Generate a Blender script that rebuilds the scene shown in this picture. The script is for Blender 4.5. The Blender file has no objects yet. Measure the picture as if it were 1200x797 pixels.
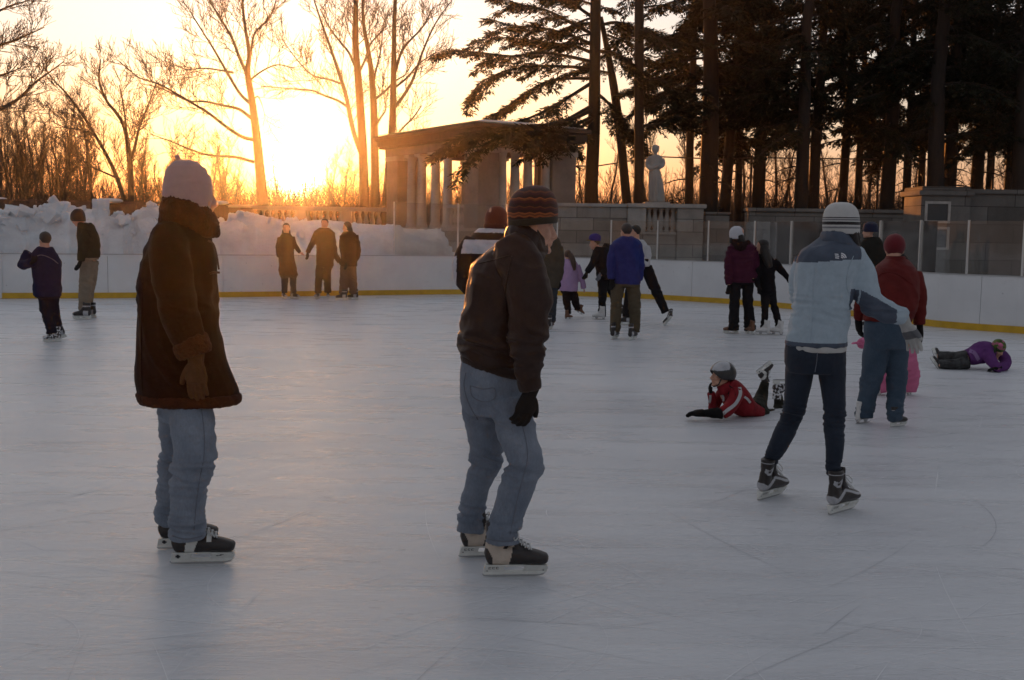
import bpy, bmesh, math, random
import numpy as np
from mathutils import Vector, Matrix, noise
random.seed(7)
rng = np.random.default_rng(7)
SC = bpy.context.scene
COL = SC.collection
R = math.radians
FPX = 1300.0            # focal length, in pixels of a 1200 px wide frame
CAMZ = 1.62
PITCH = math.atan((398.5 - 271.0) / FPX)
ROLL = 0.015
CF = Vector((0, math.cos(PITCH), -math.sin(PITCH)))
_r0 = Vector((1, 0, 0)); _u0 = Vector((0, math.sin(PITCH), math.cos(PITCH)))
CR = _r0 * math.cos(ROLL) + _u0 * math.sin(ROLL)
CU = -_r0 * math.sin(ROLL) + _u0 * math.cos(ROLL)
CAM = Vector((0, 0, CAMZ))

def ray(px, py):
    return CF + CR * ((px - 600.0) / FPX) + CU * ((398.5 - py) / FPX)
def gnd(px, py, z=0.0):
    d = ray(px, py); t = (z - CAMZ) / d.z
    return CAM + d * t
def at(px, py, Y):
    d = ray(px, py); return CAM + d * (Y / d.y)
def proj(p):
    v = Vector(p) - CAM; f = v.dot(CF)
    return 600 + FPX * v.dot(CR) / f, 398.5 - FPX * v.dot(CU) / f

# ---------------------------------------------------------------- objects
def link(name, me, mat=None, parent=None, loc=None):
    o = bpy.data.objects.new(name, me); COL.objects.link(o)
    if mat is not None and me is not None and not me.materials:
        for m in (mat if isinstance(mat, (list, tuple)) else [mat]): me.materials.append(m)
    if parent is not None: o.parent = parent
    if loc is not None: o.location = loc
    return o
def tag(o, label, cat, group=None):
    o['label'] = label; o['category'] = cat
    if group: o['group'] = group
    return o
def kind(o, k): o['kind'] = k; return o
def thing(name, label, cat, loc=(0, 0, 0), rz=0, group=None):
    o = bpy.data.objects.new(name, None); COL.objects.link(o)
    o.empty_display_size = .1
    o.location = loc; o.rotation_euler = (0, 0, rz)
    return tag(o, label, cat, group)
def dup(root, loc, rz=0, label=None, scale=None, group=None):
    r = root.copy(); COL.objects.link(r); r.location = loc; r.rotation_euler = (0, 0, rz)
    if label: r['label'] = label
    if group: r['group'] = group
    if scale is not None: r.scale = scale
    for ch in list(root.children):
        c = ch.copy(); COL.objects.link(c); c.parent = r
        for g in ch.children:
            d = g.copy(); COL.objects.link(d); d.parent = c
    return r

class MB:
    """collects vertices and faces, becomes one mesh object"""
    def __init__(s): s.v = []; s.f = []; s.m = []
    def add(s, vs, fs, mi=0):
        b = len(s.v); s.v.extend([tuple(x) for x in vs]); s.f.extend([tuple(b + i for i in q) for q in fs]); s.m.extend([mi] * len(fs))
    def box(s, x0, x1, y0, y1, z0, z1, mi=0, M=None):
        vs = [Vector((x, y, z)) for z in (z0, z1) for x, y in ((x0, y0), (x1, y0), (x1, y1), (x0, y1))]
        if M is not None: vs = [M @ v for v in vs]
        s.add(vs, [(0, 3, 2, 1), (4, 5, 6, 7), (0, 1, 5, 4), (1, 2, 6, 5), (2, 3, 7, 6), (3, 0, 4, 7)], mi)
    def beam(s, p, q, w, h, mi=0, up=Vector((0, 0, 1))):
        p = Vector(p); q = Vector(q); t = (q - p).normalized(); sd = t.cross(up).normalized(); u = sd.cross(t)
        vs = []
        for c in (p, q):
            for a, b in ((-1, -1), (1, -1), (1, 1), (-1, 1)): vs.append(c + sd * (a * w / 2) + u * (b * h / 2))
        s.add(vs, [(3, 2, 1, 0), (4, 5, 6, 7), (0, 1, 5, 4), (1, 2, 6, 5), (2, 3, 7, 6), (3, 0, 4, 7)], mi)
    def lathe(s, prof, c=(0, 0, 0), n=12, mi=0):
        vs = []; fs = []; c = Vector(c)
        for r, z in prof:
            for k in range(n):
                a = 2 * math.pi * k / n; vs.append(c + Vector((r * math.cos(a), r * math.sin(a), z)))
        for i in range(len(prof) - 1):
            for k in range(n):
                k2 = (k + 1) % n; fs.append((i * n + k, i * n + k2, (i + 1) * n + k2, (i + 1) * n + k))
        fs.append(tuple(range(n - 1, -1, -1))); fs.append(tuple((len(prof) - 1) * n + k for k in range(n)))
        s.add(vs, fs, mi)
    def tube(s, pts, rad, n=6, mi=0, cap=True, rad2=None, ref=None):
        vs, fs = tube_mesh(pts, rad, n, cap, rad2, ref); s.add(vs, fs, mi)
    def mesh(s, name):
        me = bpy.data.meshes.new(name); me.from_pydata(s.v, [], s.f)
        if any(s.m): me.polygons.foreach_set('material_index', s.m)
        me.update(); return me
    def build(s, name, mat=None, parent=None, smooth=False, loc=None, bevel=0):
        me = s.mesh(name)
        if smooth: me.polygons.foreach_set('use_smooth', [True] * len(me.polygons))
        if bevel: me = bevelled(me, bevel)
        return link(name, me, mat, parent, loc)

def bevelled(me, w, seg=2):
    bm = bmesh.new(); bm.from_mesh(me)
    bmesh.ops.bevel(bm, geom=[e for e in bm.edges if len(e.link_faces) == 2 and e.calc_face_angle(0) > .5], offset=w, segments=seg, affect='EDGES', clamp_overlap=True)
    bm.to_mesh(me); bm.free(); return me

def tube_mesh(pts, rad, n=6, cap=True, rad2=None, ref=None, axis=None):
    pts = [Vector(p) for p in pts]; m = len(pts)
    rad = [rad] * m if isinstance(rad, (int, float)) else list(rad)
    rad2 = rad if rad2 is None else list(rad2)
    vs = []; fs = []; prev = None
    for i, p in enumerate(pts):
        t = (pts[min(i + 1, m - 1)] - pts[max(i - 1, 0)])
        if t.length < 1e-9: t = Vector((0, 0, 1))
        t.normalize()
        if axis is not None: t = Vector(axis).normalized()
        if ref is not None:
            nv = Vector(ref) - t * t.dot(Vector(ref))
            if nv.length < .15: nv = (prev - t * t.dot(prev)) if prev is not None else t.orthogonal()
        elif prev is None:
            a = Vector((0, 0, 1)) if abs(t.z) < .9 else Vector((0, 1, 0)); nv = a - t * t.dot(a)
        else: nv = prev - t * t.dot(prev)
        nv.normalize(); prev = nv; b = t.cross(nv)
        for k in range(n):
            a = 2 * math.pi * k / n; vs.append(p + b * (rad[i] * math.cos(a)) + nv * (rad2[i] * math.sin(a)))
    for i in range(m - 1):
        for k in range(n):
            k2 = (k + 1) % n; fs.append((i * n + k, i * n + k2, (i + 1) * n + k2, (i + 1) * n + k))
    if cap:
        fs.append(tuple(range(n - 1, -1, -1))); fs.append(tuple((m - 1) * n + k for k in range(n)))
    return vs, fs

def spline(pts, k=6):
    """Catmull-Rom through rows of any width"""
    P = [np.array(p, float) for p in pts]
    if len(P) < 3: 
        return [tuple(P[0] + (P[-1] - P[0]) * j / k) for j in range(k + 1)]
    out = []
    for i in range(len(P) - 1):
        p0 = P[i - 1] if i else 2 * P[0] - P[1]; p1 = P[i]; p2 = P[i + 1]; p3 = P[i + 2] if i + 2 < len(P) else 2 * P[-1] - P[-2]
        for j in range(k):
            t = j / k
            out.append(tuple(.5 * (2 * p1 + (p2 - p0) * t + (2 * p0 - 5 * p1 + 4 * p2 - p3) * t * t + (3 * p1 - p0 - 3 * p2 + p3) * t ** 3)))
    out.append(tuple(P[-1])); return out

# ---------------------------------------------------------------- materials
def nmat(name):
    m = bpy.data.materials.new(name); m.use_nodes = True
    return m, m.node_tree.nodes, m.node_tree.links, m.node_tree.nodes['Principled BSDF']
def ramp(N, stops):
    r = N.new('ShaderNodeValToRGB'); e = r.color_ramp.elements
    while len(e) < len(stops): e.new(.5)
    while len(e) > len(stops): e.remove(e[-1])
    for x, (p, c) in zip(e, stops):
        x.position = p; x.color = (*c, 1) if len(c) == 3 else c
    return r
def mapped(N, L, scale=(1, 1, 1), rot=(0, 0, 0), kind_='Object'):
    tc = N.new('ShaderNodeTexCoord'); mp = N.new('ShaderNodeMapping')
    mp.inputs['Scale'].default_value = scale; mp.inputs['Rotation'].default_value = rot
    L.new(tc.outputs[kind_], mp.inputs['Vector']); return mp.outputs['Vector']
def tex_noise(N, L, vec, scale, detail=4, rough=.55, dist=0):
    t = N.new('ShaderNodeTexNoise'); t.inputs['Scale'].default_value = scale; t.inputs['Detail'].default_value = detail
    t.inputs['Roughness'].default_value = rough; t.inputs['Distortion'].default_value = dist
    if vec is not None: L.new(vec, t.inputs['Vector'])
    return t
def bump(N, L, h, strength, dist=.01, prev=None):
    b = N.new('ShaderNodeBump'); b.inputs['Strength'].default_value = strength; b.inputs['Distance'].default_value = dist
    L.new(h, b.inputs['Height'])
    if prev is not None: L.new(prev, b.inputs['Normal'])
    return b.outputs['Normal']
def mixc(N, L, fac, a, b, mode='MIX'):
    x = N.new('ShaderNodeMix'); x.data_type = 'RGBA'; x.blend_type = mode
    for s, v in ((x.inputs[0], fac), (x.inputs[6], a), (x.inputs[7], b)):
        if hasattr(v, 'links') or hasattr(v, 'is_linked'): L.new(v, s)
        elif isinstance(v, (int, float)): s.default_value = v
        else: s.default_value = (*v, 1)
    return x.outputs[2]
def mathn(N, L, op, a, b=None, c=None):
    x = N.new('ShaderNodeMath'); x.operation = op
    for i, v in enumerate((a, b, c)):
        if v is None: continue
        if isinstance(v, (int, float)): x.inputs[i].default_value = v
        else: L.new(v, x.inputs[i])
    return x.outputs[0]

_MC = {}
def cloth(name, col, col2=None, scale=9, rough=.85, weave=260, bumpy=.4, fine=.003, sheen=.0, spec=.08):
    """woven or fleecy cloth: blotchy tone, weave bump"""
    if name in _MC: return _MC[name]
    m, N, L, B = nmat(name)
    v = mapped(N, L)
    t = tex_noise(N, L, v, scale, 6, .65)
    col2 = col2 or tuple(c * .72 for c in col)
    r = ramp(N, [(.3, col2), (.7, col)]); L.new(t.outputs['Fac'], r.inputs['Fac'])
    L.new(r.outputs['Color'], B.inputs['Base Color'])
    B.inputs['Roughness'].default_value = rough
    B.inputs['Specular IOR Level'].default_value = spec
    B.inputs['Sheen Weight'].default_value = min(sheen, .04); B.inputs['Sheen Roughness'].default_value = .5
    t2 = tex_noise(N, L, v, weave, 2, .6)
    L.new(bump(N, L, t2.outputs['Fac'], bumpy, fine), B.inputs['Normal'])
    _MC[name] = m; return m
def plain(name, col, rough=.5, metal=0, spec=.5, bumps=0, bscale=60, var=.12, vscale=6):
    if name in _MC: return _MC[name]
    m, N, L, B = nmat(name)
    v = mapped(N, L); t = tex_noise(N, L, v, vscale, 5, .6)
    r = ramp(N, [(.3, tuple(c * (1 - var) for c in col)), (.7, tuple(min(1, c * (1 + var)) for c in col))])
    L.new(t.outputs['Fac'], r.inputs['Fac']); L.new(r.outputs['Color'], B.inputs['Base Color'])
    B.inputs['Roughness'].default_value = rough; B.inputs['Metallic'].default_value = metal; B.inputs['Specular IOR Level'].default_value = spec
    if bumps:
        t2 = tex_noise(N, L, v, bscale, 4, .6); L.new(bump(N, L, t2.outputs['Fac'], bumps, .01), B.inputs['Normal'])
    _MC[name] = m; return m

# ---------------------------------------------------------------- camera
cd = bpy.data.cameras.new('camera'); cam = bpy.data.objects.new('camera', cd); COL.objects.link(cam)
cd.sensor_width = 36; cd.lens = 36 * FPX / 1200; cd.clip_start = .05; cd.clip_end = 8000
Mc = Matrix(((CR.x, CU.x, -CF.x, 0), (CR.y, CU.y, -CF.y, 0), (CR.z, CU.z, -CF.z, CAMZ), (0, 0, 0, 1)))
cam.matrix_world = Mc
SC.camera = cam
cd.dof.use_dof = True; cd.dof.focus_distance = 8.5; cd.dof.aperture_fstop = 11

# ---------------------------------------------------------------- light
SUN = ray(347, 207).normalized()
SUN_EL = math.asin(SUN.z); SUN_AZ = math.atan2(SUN.x, SUN.y)     # azimuth from +Y towards +X
sl = bpy.data.lights.new('sun', 'SUN'); sl.energy = 5.0; sl.angle = R(.6); sl.color = (1, .33, .065)
so = bpy.data.objects.new('sun', sl); COL.objects.link(so)
so.rotation_euler = (-SUN).to_track_quat('-Z', 'Y').to_euler(); so.location = SUN * 60
w = bpy.data.worlds.new('World'); SC.world = w; w.use_nodes = True
N = w.node_tree.nodes; L = w.node_tree.links
for n in list(N): N.remove(n)
out = N.new('ShaderNodeOutputWorld'); bg = N.new('ShaderNodeBackground'); L.new(bg.outputs[0], out.inputs[0])
sky = N.new('ShaderNodeTexSky'); sky.sky_type = 'NISHITA'; sky.sun_disc = False
sky.sun_elevation = SUN_EL; sky.sun_rotation = SUN_AZ
sky.air_density = 1.0; sky.dust_density = 2.0; sky.ozone_density = 1.0
bg.inputs['Strength'].default_value = .1
tc = N.new('ShaderNodeTexCoord')
nv = N.new('ShaderNodeVectorMath'); nv.operation = 'NORMALIZE'; L.new(tc.outputs['Generated'], nv.inputs[0])
dt = N.new('ShaderNodeVectorMath'); dt.operation = 'DOT_PRODUCT'; L.new(nv.outputs[0], dt.inputs[0]); dt.inputs[1].default_value = SUN
cosn = mathn(N, L, 'MAXIMUM', dt.outputs['Value'], 0.0)
# the glow of the low sun in thin cloud: broad, middle and core lobes (radiance given before the .1 strength)
tn = N.new('ShaderNodeMix'); tn.data_type = 'RGBA'; tn.blend_type = 'MULTIPLY'; tn.inputs[0].default_value = 1
L.new(sky.outputs[0], tn.inputs[6]); tn.inputs[7].default_value = (.22, .28, .40, 1)
av = N.new('ShaderNodeVectorMath'); av.operation = 'ADD'; L.new(tn.outputs[2], av.inputs[0]); av.inputs[1].default_value = (.76, .75, .76)   # even sky fill, added all round to brighten the ice
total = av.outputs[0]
def lobe(total, power, col):
    p = mathn(N, L, 'POWER', cosn, power)
    c = N.new('ShaderNodeVectorMath'); c.operation = 'SCALE'; c.inputs[0].default_value = col; L.new(p, c.inputs['Scale'])
    a = N.new('ShaderNodeVectorMath'); a.operation = 'ADD'; L.new(total, a.inputs[0]); L.new(c.outputs[0], a.inputs[1])
    return a.outputs[0]
for pw, c in [(1.6, (1.08, 1.06, 1.06)), (8, (.50, .49, .50)), (45, (.50, .50, .56))]: total = lobe(total, pw, c)
# low cloud and dust redden everything near the horizon
sz = N.new('ShaderNodeSeparateXYZ'); L.new(nv.outputs[0], sz.inputs[0])
hr = ramp(N, [(0, (1.0, .47, .24)), (.035, (1.0, .58, .37)), (.085, (1.0, .79, .63)), (.15, (1.0, .94, .90)), (.22, (1.0, .98, 1.0)), (.45, (1, 1, 1))])
L.new(sz.outputs['Z'], hr.inputs['Fac']); total = mixc(N, L, 1.0, total, hr.outputs['Color'], 'MULTIPLY')
for pw, c in [(260, (1.2, .62, .2)), (3000, (7, 4.2, 1.3)), (9000, (120, 86, 36))]: total = lobe(total, pw, c)
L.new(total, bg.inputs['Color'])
SC.view_settings.view_transform = 'Standard'; SC.view_settings.look = 'None'; SC.view_settings.gamma = 1
SC.view_settings.use_curve_mapping = False
SC.view_settings.exposure = 1.5
SC.cycles.use_denoising = True
SC.cycles.max_bounces = 6; SC.cycles.volume_bounces = 0; SC.cycles.transparent_max_bounces = 12
SC.cycles.sample_clamp_indirect = 6
# ================================================================ SETTING
# ---- ice
def ice_material():
    m, N, L, B = nmat('ice')
    v = mapped(N, L)
    big = tex_noise(N, L, mapped(N, L, (.10, .35, 1), (0, 0, .1)), 1.6, 5, .6)
    r = ramp(N, [(.3, (.61, .62, .65)), (.7, (.73, .74, .765))]); L.new(big.outputs['Fac'], r.inputs['Fac'])
    # faint greyish-pink tracks where many blades have passed
    tr = tex_noise(N, L, mapped(N, L, (.22, 1.3, 1), (0, 0, -.16)), 1.1, 5, .62, .6)
    r2 = ramp(N, [(.58, (0, 0, 0)), (.74, (1, 1, 1))]); L.new(tr.outputs['Fac'], r2.inputs['Fac'])
    base = mixc(N, L, mathn(N, L, 'MULTIPLY', r2.outputs['Color'], .38), r.outputs['Color'], (.49, .465, .48))
    # long thin blade cuts, several directions
    h = None; cuts = None
    for i, (rot, sc, thr) in enumerate(((.10, (1.0, 26, 1), .66), (-.35, (.8, 24, 1), .69), (.75, (.8, 22, 1), .71), (-1.0, (.7, 20, 1), .72), (1.45, (.8, 22, 1), .72))):
        t = tex_noise(N, L, mapped(N, L, sc, (0, 0, rot)), 1.5, 3, .5, .35)
        c = ramp(N, [(thr, (0, 0, 0)), (thr + .03, (1, 1, 1))]); L.new(t.outputs['Fac'], c.inputs['Fac'])
        cuts = c.outputs['Color'] if cuts is None else mathn(N, L, 'MAXIMUM', cuts, c.outputs['Color'])
    base = mixc(N, L, mathn(N, L, 'MULTIPLY', cuts, .35), base, (.80, .81, .83))
    L.new(base, B.inputs['Base Color'])
    rg = tex_noise(N, L, mapped(N, L, (.5, 2.5, 1), (0, 0, .1)), 1.8, 5, .65)
    rr = ramp(N, [(.36, (.20,) * 3), (.5, (.33,) * 3), (.66, (.46,) * 3)]); L.new(rg.outputs['Fac'], rr.inputs['Fac'])
    L.new(rr.outputs['Color'], B.inputs['Roughness'])
    B.inputs['IOR'].default_value = 1.36; B.inputs['Specular IOR Level'].default_value = .5; B.inputs['Coat Weight'].default_value = .32; B.inputs['Coat Roughness'].default_value = .30; B.inputs['Coat IOR'].default_value = 1.33
    ridg = tex_noise(N, L, mapped(N, L, (3.4, 21, 1), (0, 0, .17)), 2.0, 6, .66, .5)
    n1 = bump(N, L, ridg.outputs['Fac'], .6, .012)
    ridg2 = tex_noise(N, L, mapped(N, L, (6, 40, 1), (0, 0, .10)), 2.2, 4, .6, .3)
    n2 = bump(N, L, ridg2.outputs['Fac'], .9, .008, n1)
    n3 = bump(N, L, cuts, .3, .004, n2)
    L.new(n3, B.inputs['Normal'])
    cg = tex_noise(N, L, mapped(N, L, (1.4, 9, 1), (0, 0, .14)), 1.7, 5, .65, .4); L.new(bump(N, L, cg.outputs['Fac'], .35, .012), B.inputs['Coat Normal'])
    return m
BP = [(-14, 350.2), (0, 350), (64, 349.8), (128, 349.5), (195, 349), (262, 348.5), (328, 347.7), (396, 346.7), (463, 345.8), (530, 345), (597, 345.2), (664, 346.8), (737, 349.5), (810, 353.5), (870, 357.5), (932, 363), (990, 369.8), (1042, 376.3), (1092, 383), (1147, 387.8), (1200, 391.5), (1240, 395.5)]
line = [(g.x, g.y) for g in (gnd(*p) for p in BP)]
x0, y0 = line[0]; x1, y1 = line[-1]
line = [(-21, -9), (-21, 2), (-20.6, 11), (-18.6, 18.5), (-15.3, 22.8)] + line + [(x1 + 1.4, y1 - 3.2), (x1 + 2.0, y1 - 7.5), (x1 + 2.1, y1 - 14), (x1 + 2.1, -9)]
PATH = spline(line, 5)                      # rink outline, dense
me = bpy.data.meshes.new('ice'); me.from_pydata([(x, y, 0) for x, y in PATH], [], [tuple(range(len(PATH) - 1, -1, -1))]); me.update()
kind(link('ice', me, ice_material()), 'structure')
ICE = bpy.data.objects['ice']
# blade cuts: thin scraped arcs lying on the ice
mb = MB(); rnd = random.Random(77)
for k in range(1500):
    Y = 2.6 + 24 * rnd.random() ** 1.35; X = rnd.uniform(-.52, .52) * (Y + 1.5) ; a = rnd.gauss(.12, .5) if rnd.random() < .72 else rnd.uniform(-3.1, 3.1); ln = rnd.uniform(.2, 1.8); cv = rnd.gauss(0, .22) if rnd.random() < .88 else rnd.choice((-1, 1)) * rnd.uniform(.8, 2.6)
    w_ = rnd.uniform(.0005, .0016) * (1 + Y * .08); n = 16; p = Vector((X, Y, .0025)); L_ = []; 
    for i in range(n + 1):
        t = Vector((math.cos(a), math.sin(a), 0)); nn_ = Vector((-t.y, t.x, 0)) * (w_ * math.sin(math.pi * (i + .25) / (n + .5))); L_ += [p - nn_, p + nn_]; p = p + t * (ln / n); a += cv * ln / n
    mb.add(L_, [(2 * i, 2 * i + 2, 2 * i + 3, 2 * i + 1) for i in range(n)], 0 if rnd.random() < .88 else 1)
kind(mb.build('blade_cuts', [plain('ice_shavings', (.84, .845, .86), .6, var=.05), plain('ice_groove', (.47, .48, .51), .4)], ICE), 'stuff')
# ---- snow covered ground around and behind
gm = plain('snow_ground', (.62, .63, .66), .8, bumps=.4, bscale=3, var=.12, vscale=.6)
me = bpy.data.meshes.new('ground'); me.from_pydata([(-150, -40, -.03), (150, -40, -.03), (150, 60, -.03), (-150, 60, -.03)], [], [(0, 1, 2, 3)])
kind(link('ground', me, gm), 'structure')
mb = MB(); mb.add([(-150, 37.6, 1.42), (150, 37.6, 1.42), (150, 190, 1.42), (-150, 190, 1.42), (-150, 37.6, -.2), (150, 37.6, -.2)], [(0, 1, 2, 3), (4, 5, 1, 0)])
tm = plain('terrace_soil', (.16, .12, .09), .95, bumps=.6, bscale=4, var=.35, vscale=.7)
kind(mb.build('terrace', tm), 'structure')

# ---- boards
def board_material():
    m, N, L, B = nmat('white_board')
    v = mapped(N, L)
    t = tex_noise(N, L, v, 1.3, 5, .6); r = ramp(N, [(.3, (.66, .66, .67)), (.7, (.76, .76, .765))]); L.new(t.outputs['Fac'], r.inputs['Fac'])
    vo = N.new('ShaderNodeTexVoronoi'); vo.inputs['Scale'].default_value = 5.0; L.new(v, vo.inputs['Vector'])
    r2 = ramp(N, [(.045, (1, 1, 1)), (.075, (0, 0, 0))]); L.new(vo.outputs['Distance'], r2.inputs['Fac'])
    t2 = tex_noise(N, L, mapped(N, L, (2, 2, 7)), 1.6, 4, .7); r3 = ramp(N, [(.62, (0, 0, 0)), (.75, (1, 1, 1))]); L.new(t2.outputs['Fac'], r3.inputs['Fac'])
    c = mixc(N, L, mathn(N, L, 'MULTIPLY', r2.outputs['Color'], .5), r.outputs['Color'], (.2, .2, .2))
    c = mixc(N, L, mathn(N, L, 'MULTIPLY', r3.outputs['Color'], .4), c, (.42, .41, .40))
    L.new(c, B.inputs['Base Color']); B.inputs['Roughness'].default_value = .32
    return m
BM = board_material()
YM = plain('yellow_plastic', (.62, .36, .02), .35, var=.15, vscale=5)
CM = plain('grey_rail', (.42, .41, .41), .45, var=.1)
AL = plain('aluminium', (.62, .62, .62), .35, metal=.7, var=.08)
def offset_path(P, d):
    o = []
    for i, p in enumerate(P):
        a = Vector(P[max(0, i - 1)]); b = Vector(P[min(len(P) - 1, i + 1)]); t = (b - a).normalized()
        o.append((p[0] - t.y * d, p[1] + t.x * d))
    return o
def ribbon(mb, P, d0, d1, z0, z1):
    A = offset_path(P, d0); B_ = offset_path(P, d1); n = len(P); vs = []
    for a, b in zip(A, B_): vs += [(*a, z0), (*a, z1), (*b, z1), (*b, z0)]
    fs = []
    for i in range(n - 1):
        for k in range(4): fs.append((i * 4 + k, (i + 1) * 4 + k, (i + 1) * 4 + (k + 1) % 4, i * 4 + (k + 1) % 4))
    fs += [(0, 1, 2, 3), tuple((n - 1) * 4 + k for k in (3, 2, 1, 0))]
    mb.add(vs, fs)
seg = [0.0]
for i in range(1, len(PATH)): seg.append(seg[-1] + math.dist(PATH[i], PATH[i - 1]))
def along(s):
    i = min(max(int(np.searchsorted(seg, s)) - 1, 0), len(seg) - 2); t = (s - seg[i]) / (seg[i + 1] - seg[i])
    return (PATH[i][0] + (PATH[i + 1][0] - PATH[i][0]) * t, PATH[i][1] + (PATH[i + 1][1] - PATH[i][1]) * t)
def s_of_px(px):
    best = min((abs(proj((*along(s), 0))[0] - px), s) for s in np.arange(seg[-1] * .3, seg[-1] * .75, .05) if along(s)[1] > 3)
    return best[1]
boards = thing('rink_boards', 'white dasher boards with yellow base strip curving round the far end of the ice', 'rink boards', (0, 0, 0))
splits = [s_of_px(p) for p in (128, 262, 396, 530, 664, 810, 941, 1042, 1147)]
splits = [splits[0] - 2.45 * k for k in range(11, 0, -1) if splits[0] - 2.45 * k > .5] + splits
while splits[-1] + 2.45 < seg[-1] - 10: splits.append(splits[-1] + 2.45)
for a, b in zip(splits, splits[1:]):
    mb = MB(); P = [along(s) for s in np.linspace(a + .004, b - .004, 9)]
    ribbon(mb, P, .0, .05, .012, .965); mb.build('panel', BM, boards)
P = [along(s) for s in np.linspace(splits[0], splits[-1], 170)]
mb = MB(); ribbon(mb, P, -.014, -.002, .004, .125); mb.build('kick_strip', YM, boards)
mb = MB(); ribbon(mb, P, -.012, .075, .967, .985); mb.build('cap_rail', CM, boards)
mb = MB(); ribbon(mb, P, .052, .09, .0, .93); mb.build('backing', plain('board_backing', (.08, .07, .07), .8), boards)

# ---- glass shield on the boards
def glass_material():
    m = bpy.data.materials.new('shield_glass'); m.use_nodes = True; N = m.node_tree.nodes; L = m.node_tree.links
    N.remove(N['Principled BSDF']); o = N['Material Output']
    tr = N.new('ShaderNodeBsdfTransparent'); tr.inputs[0].default_value = (.93, .94, .93, 1)
    gl = N.new('ShaderNodeBsdfGlossy'); gl.inputs['Roughness'].default_value = .04
    df = N.new('ShaderNodeBsdfTranslucent'); df.inputs['Color'].default_value = (.55, .52, .5, 1)
    fr = N.new('ShaderNodeFresnel'); fr.inputs['IOR'].default_value = 1.45
    mx = N.new('ShaderNodeMixShader'); L.new(fr.outputs[0], mx.inputs[0]); L.new(tr.outputs[0], mx.inputs[1]); L.new(gl.outputs[0], mx.inputs[2])
    v = mapped(N, L); t = tex_noise(N, L, v, 1.1, 6, .7); r = ramp(N, [(.35, (.02,) * 3), (.75, (.10,) * 3)]); L.new(t.outputs['Fac'], r.inputs['Fac'])
    m2 = N.new('ShaderNodeMixShader'); L.new(r.outputs['Color'], m2.inputs[0]); L.new(mx.outputs[0], m2.inputs[1]); L.new(df.outputs[0], m2.inputs[2])
    L.new(m2.outputs[0], o.inputs['Surface']); return m
GM = glass_material()
shield = thing('glass_shield', 'clear glass shield panes on aluminium posts standing on the boards', 'glass shield')
gp = [463, 536, 592, 652, 714, 768, 826, 880, 923, 975, 1025, 1072, 1128, 1191, 1260]
gs = [s_of_px(min(p, 1215)) for p in gp]; gs[-1] = gs[-2] + 1.6
for i, s in enumerate(gs):
    p = along(s); t = Vector((*along(s + .05), 0)) - Vector((*along(s - .05), 0)); rz = math.atan2(t.y, t.x)
    M = Matrix.Translation((p[0], p[1], 0)) @ Matrix.Rotation(rz, 4, 'Z')
    h = 2.30 if i < 3 else 1.935
    mb = MB(); mb.box(-.014, .014, .012, .046, .987, h, M=M); mb.build('post', AL, shield)
    if i < len(gs) - 1:
        mb = MB(); P = [along(q) for q in np.linspace(s + .02, gs[i + 1] - .02, 6)]; ribbon(mb, P, .028, .038, .988, 2.285 if i < 3 else 1.92); mb.build('pane', GM, shield)

# ---- snow banks
def snow_material():
    m, N, L, B = nmat('piled_snow')
    v = mapped(N, L); t = tex_noise(N, L, v, 1.4, 6, .65); r = ramp(N, [(.3, (.60, .60, .625)), (.65, (.78, .785, .80))]); L.new(t.outputs['Fac'], r.inputs['Fac'])
    t2 = tex_noise(N, L, v, 5.5, 5, .7); r2 = ramp(N, [(.62, (0, 0, 0)), (.72, (1, 1, 1))]); L.new(t2.outputs['Fac'], r2.inputs['Fac'])
    c = mixc(N, L, mathn(N, L, 'MULTIPLY', r2.outputs['Color'], .55), r.outputs['Color'], (.36, .31, .27))
    L.new(c, B.inputs['Base Color']); B.inputs['Roughness'].default_value = .7
    B.inputs['Subsurface Weight'].default_value = .0
    t3 = tex_noise(N, L, v, 9, 6, .7); L.new(bump(N, L, t3.outputs['Fac'], .9, .06), B.inputs['Normal'])
    return m
SM = snow_material()
CREST = [(-260, 252), (-60, 250), (0, 246), (16, 250), (33, 252.5), (46, 243), (58, 238.5), (72, 236.5), (81, 236), (88, 242), (100, 245.5), (112, 245.5), (116, 241), (124, 242), (130, 252), (146, 254), (152, 248), (157, 254), (164, 244), (172, 241), (190, 240), (215, 246), (240, 256), (258, 260), (280, 254), (302, 250.5), (318, 254), (332, 258), (350, 259), (400, 260), (430, 262), (463, 266), (490, 268), (512, 271), (522, 280), (531, 296)]
cx = [c[0] for c in CREST]; cy = [c[1] for c in CREST]
nu, nvv = 760, 60
vs = []; 
for i in range(nu + 1):
    px = -150 + (532 + 150) * i / nu
    s = s_of_px(px) if False else None
    vs.append(px)
pathpx = [proj((*along(s), 0))[0] for s in np.arange(0, seg[-1], .1)]; 
def board_at(px):
    k = min(range(len(pathpx)), key=lambda k: abs(pathpx[k] - px) if along(k * .1)[1] > 12 else 1e9); return along(k * .1)
verts = []
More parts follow.
